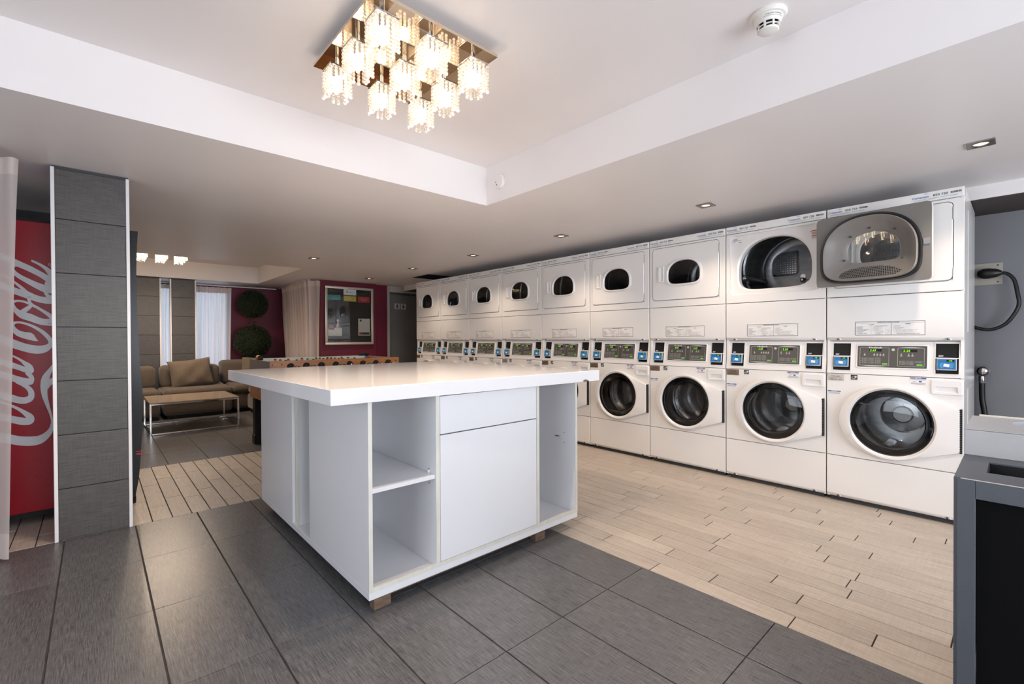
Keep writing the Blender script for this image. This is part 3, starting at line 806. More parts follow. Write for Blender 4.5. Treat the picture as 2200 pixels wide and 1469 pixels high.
    b = B(); b.loft([at_y(sh(dO, .99), -.001), at_y(dO, -.012), at_y(sh(dO, .992), -.024), at_y(sh(dO, .975), -.031), at_y(mixl(sh(dO, .975), c2(.226), .75), -.040), at_y(c2(.228), -.043), at_y(c2(.220), -.043), at_y(c2(.2085), -.028)], 'applp'); b.loft([at_y(c2(.2085), -.028), at_y(c2(.2085), .0)], 'rubber'); MS['washer_door'] = b.mesh('washer_door', angle=28)
    # handle notch wedge on the left of the ring
    b = B()
    ks = [i for i, a in enumerate(ANG) if math.radians(156) <= a <= math.radians(206)]
    la = [at_y(sh(dO, .965), -.034)[i] for i in ks]; lb = [at_y(mixl(sh(dO, .975), c2(.226), .55), -.0425)[i] for i in ks]; lc = [at_y(c2(.216), -.047)[i] for i in ks]; ld = [at_y(c2(.208), -.022)[i] for i in ks]
    l0 = [at_y(sh(dO, .972), -.028)[i] for i in ks]
    b.loft([l0, la, lb, lc, ld], 'applp', closed=False)
    for i in (ks[0], ks[-1]):
        pass
    MS['latch_handle'] = b.mesh('latch_handle', angle=28)
    b = B(); b.loft([circ(.2085, -.016), circ(.206, -.026), circ(.2025, -.025), circ(.202, -.004)], 'rubber'); MS['glass_rim'] = b.mesh('glass_rim')
    b = B(); b.loft([circ(.204, -.016), circ(.17, -.024), circ(.12, -.030), circ(.06, -.033), circ(.002, -.034)], 'darkglass', cap1=True); MS['porthole_glass'] = b.mesh('porthole_glass', angle=80)
    b = B(); b.loft([circ(.198, .012), circ(.18, .055), circ(.15, .085), circ(.09, .10), circ(.002, .105)], 'bowl', cap1=True); MS['glass_bowl'] = b.mesh('glass_bowl', angle=80)
    b = B(); b.box(.667, .676, -.026, .0, .438, .697, m='hinge')
    for k in range(24): b.box(.666, .677, -.028, -.02, .441+k*.0107, .4475+k*.0107, m='black')
    MS['piano_hinge'] = b.mesh('piano_hinge', smooth=False)
    # soap drawer
    sc_ = (.6085, .8185)
    S0 = raycast(rrect(.540, .677, .775, .862, .009), sc_); S1 = raycast(rrect(.543, .674, .778, .859, .009), sc_)
    S2 = raycast(rrect(.559, .658, .787, .823, .006), sc_); S3 = raycast(rrect(.562, .655, .787, .819, .004), sc_)
    S2 = raycast([(.561, .823), (.656, .823), (.660, .787), (.557, .787)], (.6085, .805)); S3 = raycast([(.565, .819), (.652, .819), (.656, .789), (.561, .789)], (.6085, .805))
    S0 = raycast(rrect(.540, .677, .775, .862, .009), (.6085, .805)); S1 = raycast(rrect(.543, .674, .778, .859, .009), (.6085, .805))
    pin_ = [(x, .020 if z > .80 else .002, z) for x, z in S3]
    b = B(); b.loft([at_y(S0, .0), at_y(S0, -.006), at_y(S1, -.009), at_y(S2, -.009), pin_], 'applp', cap1=True); MS['soap_drawer'] = b.mesh('soap_drawer', angle=25)
    # stickers on the washer front
    def sticker(nm, x0, x1, z0, z1, m): 
        q = B(); q.box(x0, x1, -.0012, 0, z0, z1, m=m); return q
    q = sticker('p', .008, .103, .825, .871, 'plate'); MS['plate_light'] = q.mesh('plate_light', smooth=False)
    q = sticker('p', .008, .103, .825, .871, 'bronze'); MS['plate_dark'] = q.mesh('plate_dark', smooth=False)
    b = B(); put_text(b, 'Coinamatic', .011, .055, .853, -.0018, 'ink', 'c'); put_text(b, 'MAINTENANCE & SERVICE', .006, .055, .8435, -.0018, 'ink', 'c'); put_text(b, '1-800-561-1972', .0115, .055, .830, -.0018, 'ink', 'c'); MS['plate_lettering'] = b.mesh('plate_lettering', smooth=False, recalc=False)
    q = sticker('e', .140, .176, .836, .870, 'ink')
    star = []
    for k in range(10):
        a = PI/2+PI*k/5; r = .0085 if k % 2 == 0 else .004; star.append((.167+r*math.cos(a), .857+r*math.sin(a)))
    q.loft([at_y(star, -.0017), at_y([(.167, .857)]*10, -.0017)], 'white')
    arc = [(.142+.031*t, .851+.010*math.sin(t*2.4)) for t in [k/8 for k in range(9)]]; q.loft([at_y(arc, -.0017), at_y([(x, z+.0012) for x, z in arc], -.0017)], 'white', closed=False)
    q.quad([(.141, -.0017, .837), (.175, -.0017, .837), (.175, -.0017, .842), (.141, -.0017, .842)], 'grayink')
    put_text(q, 'energy', .010, .143, .8455, -.0018, 'white', shear=.3, width=.022)
    MS['efficiency_sticker'] = q.mesh('efficiency_sticker', smooth=False, recalc=False)
    q = sticker('n', .442, .520, .823, .871, 'sticker'); q.quad([(.443, -.0016, .863), (.519, -.0016, .863), (.519, -.0016, .8705), (.443, -.0016, .8705)], 'noticeblue')
    put_text(q, 'NOTICE', .0075, .481, .8642, -.002, 'white', 'c')
    for z, mm in ((.859, 'orange'), (.855, 'orange'), (.837, 'grayink'), (.833, 'grayink'), (.829, 'grayink')): q.quad([(.447, -.0016, z), (.515, -.0016, z), (.515, -.0016, z+.0016), (.447, -.0016, z+.0016)], mm)
    q.quad([(.484, -.0016, .842), (.498, -.0016, .842), (.498, -.0016, .851), (.484, -.0016, .851)], 'noticeblue'); q.quad([(.456, -.0016, .845), (.469, -.0016, .845), (.469, -.0016, .848), (.456, -.0016, .848)], 'grayink')
    MS['notice_sticker'] = q.mesh('notice_sticker', smooth=False, recalc=False)
    q = sticker('n', .010, .084, .730, .757, 'sticker'); q.quad([(.010, -.0016, .7495), (.084, -.0016, .7495), (.084, -.0016, .757), (.010, -.0016, .757)], 'noticeblue')
    put_text(q, 'NOTICE', .0075, .047, .7506, -.002, 'white', 'c')
    for z in (.744, .740, .736): q.quad([(.014, -.0016, z), (.080, -.0016, z), (.080, -.0016, z+.0014), (.014, -.0016, z+.0014)], 'grayink')
    MS['small_notice'] = q.mesh('small_notice', smooth=False, recalc=False)
    # dryer warning sticker (seen beside the open hole) and data label
    q = sticker('w', .600, .634, 1.74, 1.90, 'sticker'); 
    q = B()
    for z0, z1, mm in ((1.872, 1.880, 'orange'), (1.835, 1.843, 'orange')): q.quad([(.592, .0185, z0), (.627, .0185, z0), (.627, .0185, z1), (.592, .0185, z1)], mm)
    for k in range(7): q.quad([(.593, .0185, 1.864-k*.0035 if k < 5 else 1.826-(k-5)*.0035), (.625, .0185, 1.864-k*.0035 if k < 5 else 1.826-(k-5)*.0035), (.625, .0185, 1.8655-k*.0035 if k < 5 else 1.8275-(k-5)*.0035), (.593, .0185, 1.8655-k*.0035 if k < 5 else 1.8275-(k-5)*.0035)], 'grayink')
    q.quad([(.585, .0185, 1.868), (.590, .0185, 1.868), (.590, .0185, 1.873), (.585, .0185, 1.873)], 'ink')
    MS['warning_sticker'] = q.mesh('warning_sticker', smooth=False, recalc=False)
    q = B(); q.quad([(.048, .0182, 1.855), (.118, .0182, 1.855), (.118, .0182, 1.905), (.048, .0182, 1.905)], 'sticker')
    for z, a, c3 in ((1.897, .052, .085), (1.890, .052, .080), (1.884, .052, .11), (1.872, .052, .068), (1.866, .095, .115)): q.quad([(a, .0178, z), (c3, .0178, z), (c3, .0178, z+.0035), (a, .0178, z+.0035)], 'ink' if z in (1.866,) else 'grayink')
    MS['data_label'] = q.mesh('data_label', smooth=False, recalc=False)
build_machine_meshes()

def strip_stickers(num_l, num_r):
    q = B(); y = -.0006
    for x0, num in ((.010, num_l) if num_r is None else (.448, num_r),):
        q.quad([(x0-.002, y, 1.945), (x0+.224, y, 1.945), (x0+.224, y, 1.998), (x0-.002, y, 1.998)], 'sticker')
        y2 = y-.0005
        put_text(q, 'Coinamatic', .0195, x0+.002, 1.966, y2, 'bluetxt', width=.078)
        for r in (0, 1, 2):
            arc = [(x0+.062+r*.005+.006*math.cos(t), 1.984+.004*r*0+.006*math.sin(t)) for t in [k*PI/5 for k in range(6)]]
            q.loft([at_y(arc, y2), at_y([(a, c+.0016) for a, c in arc], y2)], 'teal', closed=False)
        put_text(q, '850 ' + str(num), .0185, x0+.098, 1.968, y2, 'ink', width=.066)
        xx = x0+.176; random.seed(num)
        while xx < x0+.219:
            w_ = random.choice((.0012, .002, .003)); q.quad([(xx, y2, 1.970), (xx+w_, y2, 1.970), (xx+w_, y2, 1.981), (xx, y2, 1.981)], 'ink'); xx += w_+random.choice((.001, .0016))
        q.quad([(x0+.012, y2, 1.957), (x0+.125, y2, 1.957), (x0+.125, y2, 1.9588), (x0+.012, y2, 1.9588)], 'grayink')
        q.quad([(x0+.008, y2, 1.952), (x0+.11, y2, 1.952), (x0+.11, y2, 1.9532), (x0+.008, y2, 1.9532)], 'grayink')
        q.quad([(x0+.130, y2, 1.956), (x0+.168, y2, 1.956), (x0+.168, y2, 1.959), (x0+.130, y2, 1.959)], 'waves')
        q.quad([(x0+.172, y2, 1.956), (x0+.205, y2, 1.956), (x0+.205, y2, 1.959), (x0+.172, y2, 1.959)], 'teal')
    return q.mesh('number_sticker', smooth=False, recalc=False)
def pad_digits(n, bx0, bx1):
    q = B(); cx = (bx0+bx1)/2; put_text(q, '-%d-' % n, .013, cx+.0165, .9742, -.0138, 'green', 'c')
    for v in q.bm.verts: v.co = MS['lean'](v.co)
    return q.mesh('digits', smooth=False, recalc=False)
ordn = ['at the right end of the row', 'second from the right end', 'third from the right end', 'fourth from the right end', 'fifth from the right end', 'fifth from the left end of the row'.replace('fifth', 'fourth'), 'third from the left end', 'second from the left end', 'at the far left end of the row']
for k in range(9):
    pos = ordn[8-k]
    if k == 8: lab = 'white stacked washer and dryer at the right end, a neighbour\'s open door lying over it'
    elif k == 7: lab = 'white stacked washer and dryer, second from the right, with its dryer door swung open'
    elif k == 0: lab = 'white stacked washer and dryer at the far left end, beside the gray door'
    else: lab = 'closed white stacked washer and dryer, ' + pos + ' of the row' if 'row' not in pos else 'closed white stacked washer and dryer, ' + pos
    t = thing('stacked_washer_dryer', lab, 'washing machine', (X0, Y0-k*W, 0), -PI/2, 'stacked washer dryers along the right wall')
    LAST_MACHINE = t
    P = lambda nm, me, par=t, **kw: link(nm, MS[me] if isinstance(me, str) else me, par, **kw)
    P('cabinet', 'cabinet'); P('plinth', 'plinth')
    ts = P('top_strip', 'top_strip'); P('number_sticker', strip_stickers(713+2*k, None), ts); P('number_sticker', strip_stickers(None, 714+2*k), ts)
    P('dryer_front', 'dryer_front_open' if k == 7 else 'dryer_front'); of = P('opening_frame', 'opening_frame')
    dd = P('dryer_drum', 'dryer_drum'); P('drum_lifter', 'drum_lifter0', dd); P('drum_lifter', 'drum_lifter1', dd); P('drum_lifter', 'drum_lifter2', dd); P('exhaust_grille', 'exhaust_grille', dd)
    d = P('dryer_door', 'dryer_door'); P('door_handle', 'door_handle', d); P('door_hinge', 'door_hinge', d)
    P('window_glass', 'window_glass', d)
    if k == 7:
        P('warning_sticker', 'warning_sticker', of); P('data_label', 'data_label', of)
        hx, hy = .6445, -.030
        d.matrix_local = Matrix.Translation((hx, hy, 0)) @ Matrix.Rotation(PI*174.5/180, 4, 'Z') @ Matrix.Translation((-hx, -hy, 0))
        d['label'] = 'dryer door swung fully open, gray inside face showing'
        for nm in ('inner_panel', 'door_gasket', 'inner_moulding', 'inner_glass', 'lint_screen'): P(nm, nm, d)
        P('lint_holes', 'lint_holes', d); P('door_screw', 'screws_open', d)
    lp_ = P('lower_panel', 'lower_panel'); il = P('instruction_label', 'instruction_label', lp_); P('label_lettering', 'label_lettering', lp_, kind='stuff')
    cp = P('control_panel', 'control_panel')
    ds = P('display', 'display'); P('digits', 'digits', ds); P('maker_lettering', 'maker_lettering', ds); P('key_lock', 'key_lock', ds)
    for nm, bx, n in (('reader_left', (.0415, .126), 2*k+1), ('reader_right', (.5635, .652), 2*k+2)):
        r = P('card_reader', nm); P('touch_pad', nm+'_touch_pad', r); P('lettering', nm+'_lettering', r); P('digits', pad_digits(n, *bx), r)
    P('washer_front', 'washer_front')
    P('tub_gasket', 'tub_gasket'); wd = P('wash_drum', 'wash_drum'); P('drum_baffle', 'drum_baffle', wd)
    d2 = P('washer_door', 'washer_door')
    for nm in ('latch_handle', 'glass_rim', 'porthole_glass', 'glass_bowl', 'piano_hinge'): P(nm, nm, d2)
    P('soap_drawer', 'soap_drawer')
    pl = P('service_plate', 'plate_light' if k in (3, 8) else 'plate_dark'); P('lettering', 'plate_lettering', pl)
    P('efficiency_sticker', 'efficiency_sticker'); P('notice_sticker', 'notice_sticker')
    if k >= 6: P('notice_sticker', 'small_notice')
    P('pedestal_panel', 'pedestal_panel')

# ================================================================== FOLDING ISLAND
ix0, ix1, iy0, iy1 = .815, 2.125, 1.773, 3.40
t = thing('folding_counter', 'large white laminate folding island with open cubbies and thick overhanging top', 'counter', (1.47, 2.58, 0))
def ipart(nm, q, **kw):
    me = q.mesh(nm, **kw)
    me.transform(Matrix.Translation((-1.47, -2.58, 0)))
    return link(nm, me, t)
b = B()
zt0, zt1 = .869, .931
top = [(.661, 1.760), (2.245, 1.700), (2.17, 3.385), (.622, 3.375)]
bv = .0015
def inset(p, d):
    cx = sum(q[0] for q in p)/4; cy = sum(q[1] for q in p)/4
    return [(x+math.copysign(d, cx-x), y+math.copysign(d, cy-y)) for x, y in p]
b.loft([[(x, y, zt0) for x, y in inset(top, bv)], [(x, y, zt0+bv) for x, y in top], [(x, y, zt1-bv) for x, y in top], [(x, y, zt1) for x, y in inset(top, bv)]], 'lamtop', cap0=True, cap1=True)
ct = ipart('countertop', b, angle=20)
# chipped patch under the front edge
b = B(); b.box(2.05, 2.10, 1.7045, 1.708, .869, .879, m='wood'); cpch = B()
zs0, zs1 = .058, .090
b = B(); b.box(ix0, ix1, iy0, iy1, zs0, zs1, bev=.001, seg=1, m='lam'); b.box(ix0+.006, ix1-.006, iy0-.0006, iy0+.01, zs1-.003, zs1+.016, m='edge'); ipart('base_board', b)
zp = zs1
H = zt0-.0005
# front left panel (end panel along left face, y front .. 2.468) with cream front edge
def panel(nm, x0, x1, y0, y1, z0, z1, edge=None):
    q = B(); q.box(x0, x1, y0, y1, z0, z1, bev=.0008, seg=1, m='lam')
    if edge == 'front': q.box(x0, x1, y0-.0012, y0+.001, z0, z1, m='edge')
    if edge == 'left': q.box(x0-.0012, x0+.001, y0, y1, z0, z1, m='edge')
    return ipart(nm, q, smooth=False)
panel('side_panel', ix0, ix0+.017, iy0, 2.470, zp, H, 'front')
panel('side_panel', ix0, ix0+.017, 2.750, iy1, zp, H)
panel('divider', ix0+.018, 1.45, 2.690, 2.748, zp, H, 'left')
panel('back_panel', ix0+.018, ix1-.02, 2.452, 2.470, zp, H)
panel('divider', 1.137, 1.158, iy0, 2.451, zp, H, 'front')
panel('divider', 1.782, 1.803, iy0, 2.451, zp, H, 'front')
panel('side_panel', 2.108, 2.125, iy0, iy1, zp, H, 'front')
panel('back_panel', ix0+.018, 2.107, iy1-.018, iy1, zp, H)
panel('back_panel', 1.452, 1.470, 2.471, iy1-.02, zp, H)
q = B(); q.box(ix0+.018, 1.1355, iy0+.006, 2.45, .490, .5075, bev=.001, seg=1, m='lam'); ipart('shelf', q, smooth=False)
q = B()
for z in (.525, .46): q.ball((1.1365, 1.83, z), .003, 'mark', 6, 4)
for z in (.55, .49): q.ball((2.1075, 1.86, z+.0), .003, 'mark', 6, 4)
for yy in (1.83,): q.box(1.128, 1.1368, yy-.004, yy+.004, .5075, .522, bev=.001, seg=1, m='applp')
q.box(.832, .840, 2.33, 2.338, .5075, .522, m='applp')
ipart('shelf_pin', q)
q = B(); q.box(1.160, 1.7795, iy0-.002, iy0+.016, .6885, .862, bev=.001, seg=1, m='lam'); ipart('drawer_front', q, smooth=False)
q = B(); q.box(1.160, 1.7795, iy0-.002, iy0+.016, .1075, .6835, bev=.001, seg=1, m='lam'); ipart('cabinet_door', q, smooth=False)
for x, y in ((.846, 1.79), (1.79, 1.79), (.846, 3.28), (1.79, 3.28)):
    q = B(); q.box(x, x+.075, y, y+.045, .0, .0578, bev=.002, seg=1, m='wood'); ipart('foot', q)
q = B(); q.box(.90, 1.86, iy0+.03, iy0+.06, .036, .0578, m='wood'); ipart('rail', q)
q = B()
q.loft([[(2.10, 1.7009, .870), (2.125, 1.7000, .869), (2.15, 1.699, .871)], [(2.098, 1.7005, .878), (2.12, 1.6995, .883), (2.14, 1.699, .876)]], 'wood', closed=False)
ipart('chipped_edge', q)
# torn scrap stuck in right cubby
q = B()
sv = [(2.1068, 1.90, .525), (2.100, 1.886, .535), (2.095, 1.872, .528), (2.098, 1.865, .512), (2.104, 1.874, .505), (2.1065, 1.89, .513)]
q.loft([sv, [(2.094, 1.878, .52)]*6], 'white')
q.quad([(2.1072, 1.94, .524), (2.1072, 1.905, .527), (2.1072, 1.905, .520), (2.1072, 1.93, .518)], 'mark')
o = link('paper_scrap', q.mesh('paper_scrap', smooth=False)); o['label'] = 'crumpled white scrap stuck inside the right cubby of the island'; o['category'] = 'paper'

# ================================================================== CEILING CRYSTAL LIGHT
def bead_mesh():
    q = B(); s = .042; r = .0078; nrow = 8
    for f in range(4):
        for i in range(4):
            for j in range(nrow):
                u = -s + 2*s*(i+.0)/4; z = -.010 - j*.0150
                if j == nrow-1 and (i+f) % 3 == 2: continue
                x, y = [(u, -s), (s, u), (-u, s), (-s, -u)][f]
                q.ball((x, y, z), r, 'bead', 6, 4)
    return q.mesh('crystal_beads', angle=10)
BEADS = bead_mesh()
def cap_mesh():
    q = B(); q.box(-.046, .046, -.046, .046, -.006, 0, bev=.0015, seg=1, m='chrome'); return q.mesh('shade_cap')
CAP = cap_mesh()
def bulb_mesh(mm):
    q = B(); q.ball((0, 0, -.062), .021, mm, 12, 8, (1, 1, 1.7)); q.lathe([(.013, -.03), (.013, -.006)], 12, 'chrome'); return q.mesh('bulb')
BULB = bulb_mesh('bulb'); BULB2 = bulb_mesh('bulbdim')
q = B(); q.lathe([(.0085, 0), (.0085, .055)], 12, 'chrome', cap0=True, cap1=True); STEM = q.mesh('stem')
def crystal_light(name, label, xs, ys, plate, zplate, stem, bulbmesh):
    cx, cy = (plate[0]+plate[1])/2, (plate[2]+plate[3])/2
    t = thing(name, label, 'ceiling light', (cx, cy, zplate))
    q = B(); q.box(plate[0]-cx, plate[1]-cx, plate[2]-cy, plate[3]-cy, 0, .012, m='mirror'); link('mirror_plate', q.mesh('mirror_plate', smooth=False), t)
    q = B(); q.box(plate[0]-cx+.08, plate[1]-cx-.08, plate[2]-cy+.08, plate[3]-cy-.08, .012, ZT-zplate, m='trimw'); link('mounting_box', q.mesh('mounting_box', smooth=False), t)
    for x in xs:
        for y in ys:
            c = link('shade_cap', CAP, t, loc=(x-cx, y-cy, -stem)); c.rotation_euler = (0, 0, 0)
            s = link('stem', STEM, c, loc=(0, 0, 0)); s.scale = (1, 1, stem/.055)
            link('crystal_beads', BEADS, c, kind='stuff', loc=(0, 0, -.006)); link('bulb', bulbmesh, c)
            # the light that leaves each shade through its open bottom
            spot('shade_beam', (x, y, zplate-stem-.104), SHADE_E*(1.0 if bulbmesh is BULB else 1.0), 165, .6, .012)
crystal_light('crystal_ceiling_light', 'square mirrored ceiling light with nine glowing crystal shades above the island', (.785, .992, 1.199), (1.562, 1.774, 1.986), (.722, 1.285, 1.503, 2.092), 2.325, .036, BULB)
crystal_light('crystal_ceiling_light', 'mirrored ceiling light with crystal shades in the lounge ceiling tray', (.452, .66, .868), (7.46, 7.67, 7.88), (.38, .94, 7.385, 7.955), 2.34, .036, BULB2)

# ================================================================== DOWNLIGHTS
def dl_meshes():
    q = B(); s = .052
    def sq(h, z): return [(-h, -h, z), (h, -h, z), (h, h, z), (-h, h, z)]
    n = 24
    def sqn(h, z): 
        out = []
        for k in range(n):
            a = 2*PI*k/n; c, s_ = math.cos(a), math.sin(a); m_ = h/max(abs(c), abs(s_)); out.append((c*m_, s_*m_, z))
        return out
    def ci(r, z): return [(r*math.cos(2*PI*k/n), r*math.sin(2*PI*k/n), z) for k in range(n)]
    q.loft([sqn(s, 0), sqn(s, -.006), sqn(s-.004, -.008), ci(.033, -.008), ci(.027, -.002)], 'dlmetal')
    fr = q.mesh('trim_plate', angle=25)
    q = B(); q.loft([ci(.029, -.0035), ci(.001, -.004)], 'spotlamp', cap1=True); return fr, q.mesh('lamp')
DLF, DLL = dl_meshes()
names = ['square recessed downlight nearest the camera, above the last dryer stack on the right', 'second square downlight from the right above the dryer row', 'third square downlight from the right above the dryer row', 'fourth square downlight from the right above the dryer row', 'fifth square downlight from the right above the dryer row', 'farthest square downlight in the dryer row, near the noticeboard wall']
DLS = [(3.33, .137), (3.345, 1.56), (3.30, 2.94), (3.29, 4.307), (3.27, 5.66), (3.28, 7.05)]
for (x, y), lab in zip(DLS, names):
    t = thing('downlight', lab, 'downlight', (x, y, ZC), 0, 'downlights above the dryer row')
    link('trim_plate', DLF, t); link('lamp', DLL, t)
    spot('downlight_beam', (x, y, ZC-.03), SPOT_E)
t = thing('downlight', 'lone square downlight by the lounge ceiling tray', 'downlight', (1.955, 5.70, ZC)); link('trim_plate', DLF, t); link('lamp', DLL, t)
spot('downlight_beam', (1.955, 5.70, ZC-.03), SPOT_E)

# ================================================================== DETECTORS, VENT
t = thing('smoke_detector', 'ivory conical heat detector with slotted vents on the raised ceiling', 'smoke detector', (1.948, .660, ZT)); t.scale = (1.13, 1.13, 1.08)
q = B(); q.lathe([(.0, 0), (.056, 0), (.058, -.006), (.052, -.014), (.045, -.016), (.042, -.026), (.037, -.038), (.0355, -.039)], 32, 'det')
q.lathe([(.033, -.056), (.029, -.061), (.018, -.064), (.0, -.065)], 32, 'det'); link('detector_body', q.mesh('detector_body'), t)
q = B(); q.lathe([(.030, -.038), (.029, -.057)], 24, 'black'); link('vent_core', q.mesh('vent_core'), t)
q = B()
for k in range(8):
    a = 2*PI*k/8; q.box(.028, .0352, -.003, .003, -.057, -.038, m='det', mtx=Matrix.Rotation(a, 4, 'Z'))
q.lathe([(.0345, -.046), (.0345, -.049), (.029, -.049), (.029, -.046)], 24, 'det')
link('vent_rib', q.mesh('vent_rib'), t)
q = B()
def cone_text(s, size, z, r0):
    V, F, a, e = text2d(s, size)
    def fn(u, v):
        ang = math.radians(222) + (u-(a+e)/2)/.045; zz = z + v; r = r0 + (zz-z)*.35 + .0015
        return (r*math.cos(ang), r*math.sin(ang), zz)
    q.add2d(V, F, fn, 'grayink')
cone_text('DETECTEUR THERMIQUE', .0052, -.0245, .0425); cone_text('APPROUVE PAR LA SECURITE DES INCENDIES', .0034, -.0295, .041)
link('lettering', q.mesh('lettering', smooth=False, recalc=False), t)
t = thing('smoke_detector', 'small round white detector on the side of the raised ceiling tray', 'smoke detector', (T1[1], 2.475, 2.232))
q = B(); q.lathe([(.046, 0), (.046, -.008), (.050, -.010), (.050, -.022), (.046, -.027), (.0, -.028)], 32, 'detw', 'x'); link('detector_body', q.mesh('detector_body'), t)
q = B(); q.ball((-.0285, .022, -.003), .005, 'hinge', 8, 6, (.25, .7, 1)); q.ball((-.0285, .012, -.022), .0055, 'hinge', 8, 6, (.25, .7, 1)); link('test_button', q.mesh('test_button'), t)
t = thing('ceiling_vent', 'black square ceiling opening above the farthest dryers', 'vent', (3.93, 6.25, ZC))
q = B(); q.box(-.185, .21, -.235, .235, -.004, -.001, m='black'); link('dark_opening', q.mesh('dark_opening', smooth=False), t)
q = B()
for k in range(9): q.box(-.17, .19, -.215+k*.05, -.205+k*.05, -.008, -.004, m='black')
link('louvre', q.mesh('louvre', smooth=False), t)

# ================================================================== VENDING MACHINE
t = thing('vending_machine', 'tall red drinks vending machine with white script on its side, behind the pillar', 'vending machine', (-.2, 4.45, 0))
vx, vy = -.2, 4.45
def vp(nm, q, **kw):
    par = kw.pop('par', t); me = q.mesh(nm, **kw); me.transform(Matrix.Translation((-vx, -vy, 0))); return link(nm, me, par)
VY = 4.06
q = B(); q.box(-.68, .148, VY+.004, 4.86, .045, 1.868, m='black'); vp('cabinet', q, smooth=False)
q = B(); q.box(-.678, .146, VY, VY+.006, .075, 1.853, bev=.002, seg=1, m='cokered'); sidep = vp('side_panel', q)
sil = [(.196, .075), (.213, .186), (.226, .373), (.235, .574), (.239, .737), (.227, .927), (.216, 1.222), (.212, 1.45), (.211, 1.56), (.216, 1.75), (.222, 1.868)]
sil = [(a, c) for a, c in spl([(.196, .05)]+sil, 4)]
q = B(); prof = [(.150, .05)] + sil + [(.150, 1.868)]
q.loft([[(x, VY-.002, z) for x, z in prof], [(x, 4.86, z) for x, z in prof]], 'blackgl', cap0=True, cap1=True); vp('door', q)
q = B(); q.box(.20, .232, VY-.0035, VY-.002, .36, .365, m='paperred'); q.box(.20, .229, VY-.0035, VY-.002, .34, .35, m='paperred'); vp('indicator_light', q, smooth=False)
q = B()
for x in (-.62, .17):
    for y in (4.12, 4.8): q.lathe([(.03, 0), (.03, .045)], 12, 'black', c=(x, y, 0), cap0=True, cap1=True)
vp('foot', q)
# script strokes traced on the side panel; px -> panel plane
def px2panel(u, v):
    yaw, pit, rol = math.radians(42.149), math.radians(-0.468), math.radians(-0.274)
    s, c = math.sin(yaw), math.cos(yaw)
    F = Vector((s, c, 0)); R = Vector((c, -s, 0)); U = Vector((0, 0, 1))
    F2 = F*math.cos(pit)+U*math.sin(pit); U2 = U*math.cos(pit)-F*math.sin(pit); R2 = R*math.cos(rol)+U2*math.sin(rol); U3 = U2*math.cos(rol)-R*math.sin(rol)
    d = F2 + R2*(u-1100)/988.6 - U3*(v-734.5)/988.6
    k = VY/d.y
    return (d.x*k, CAMZ+d.z*k)
import itertools
SEQ = itertools.count()
S1 = [[(-60, 60, 140), (140, 150, 150), (300, 225, 140), (600, 358, 135), (850, 488, 130), (1020, 590, 150), (1180, 670, 170)],
      [(640, 165, 46), (800, 240, 58), (950, 335, 85), (1060, 440, 130), (1150, 560, 170)],
      [(330, 265, 70), (230, 268, 80), (170, 320, 90), (200, 410, 100), (330, 520, 105), (550, 640, 120), (800, 762, 150), (1000, 830, 180), (1180, 830, 190)],
      [(-80, 740, 150), (40, 790, 150), (300, 890, 150), (550, 975, 150), (800, 1060, 145), (1000, 1090, 160), (1180, 1080, 175)],
      [(-20, 500, 46), (90, 560, 50), (250, 680, 55), (400, 800, 75), (520, 915, 95), (640, 970, 90)],
      [(990, 700, 110), (1060, 760, 120), (1180, 870, 150)],
      [(940, 900, 60), (1010, 980, 80), (1180, 1080, 120)],
      [(560, 1060, 70), (590, 1130, 66), (620, 1200, 70)],
      [(640, 1190, 70), (550, 1155, 55), (430, 1115, 50), (290, 1100, 52), (185, 1135, 85), (180, 1200, 105), (250, 1310, 110), (390, 1420, 160), (600, 1490, 170), (850, 1582, 150), (1050, 1602, 160), (1180, 1590, 175)],
      [(600, 1180, 70), (750, 1250, 60), (900, 1340, 70), (1050, 1440, 95), (1150, 1540, 150)],
      [(640, 1195, 70), (540, 1275, 100), (430, 1350, 120)]]
S2 = [[(785, 787, 6), (700, 745, 85), (600, 680, 165), (450, 650, 150), (300, 592, 135), (195, 490, 120), (180, 400, 105), (260, 355, 56), (400, 360, 50), (600, 420, 58), (800, 520, 75), (950, 632, 95), (1060, 760, 105), (1070, 870, 115), (970, 955, 160), (800, 990, 190), (600, 970, 190), (400, 918, 190), (200, 852, 200), (50, 800, 210), (-120, 740, 210)],
      [(150, 1118, 42), (300, 1190, 52), (450, 1285, 75), (600, 1400, 120)]]
S3 = [[(-90, 0, 90), (70, 55, 95), (200, 95, 85), (330, 140, 85), (415, 152, 95)],
      [(290, 20, 50), (375, 80, 85), (428, 145, 70), (405, 180, 40)],
      [(-90, 205, 105), (70, 250, 105), (200, 295, 105), (320, 325, 110), (410, 328, 95)],
      [(345, 195, 40), (410, 240, 75), (430, 310, 70), (385, 358, 40)],
      [(200, 330, 60), (290, 375, 60), (370, 425, 75), (420, 500, 95), (410, 580, 100), (330, 622, 100), (220, 618, 105), (70, 575, 115), (-90, 530, 115)],
      [(-90, 640, 36), (70, 695, 40), (200, 750, 48), (320, 822, 75), (408, 900, 115), (400, 955, 90), (300, 955, 115), (180, 935, 115), (70, 912, 112), (-90, 870, 112)],
      [(-90, 1200, 150), (70, 1232, 150), (250, 1262, 145), (420, 1265, 145), (560, 1240, 130), (680, 1155, 95), (738, 1060, 65), (748, 950, 35), (722, 830, 40), (672, 680, 65), (632, 540, 92), (622, 400, 115), (645, 280, 120), (705, 170, 75), (790, 60, 60)],
      [(650, 420, 80), (720, 335, 90), (800, 300, 100)]]
q = B()
import numpy as np
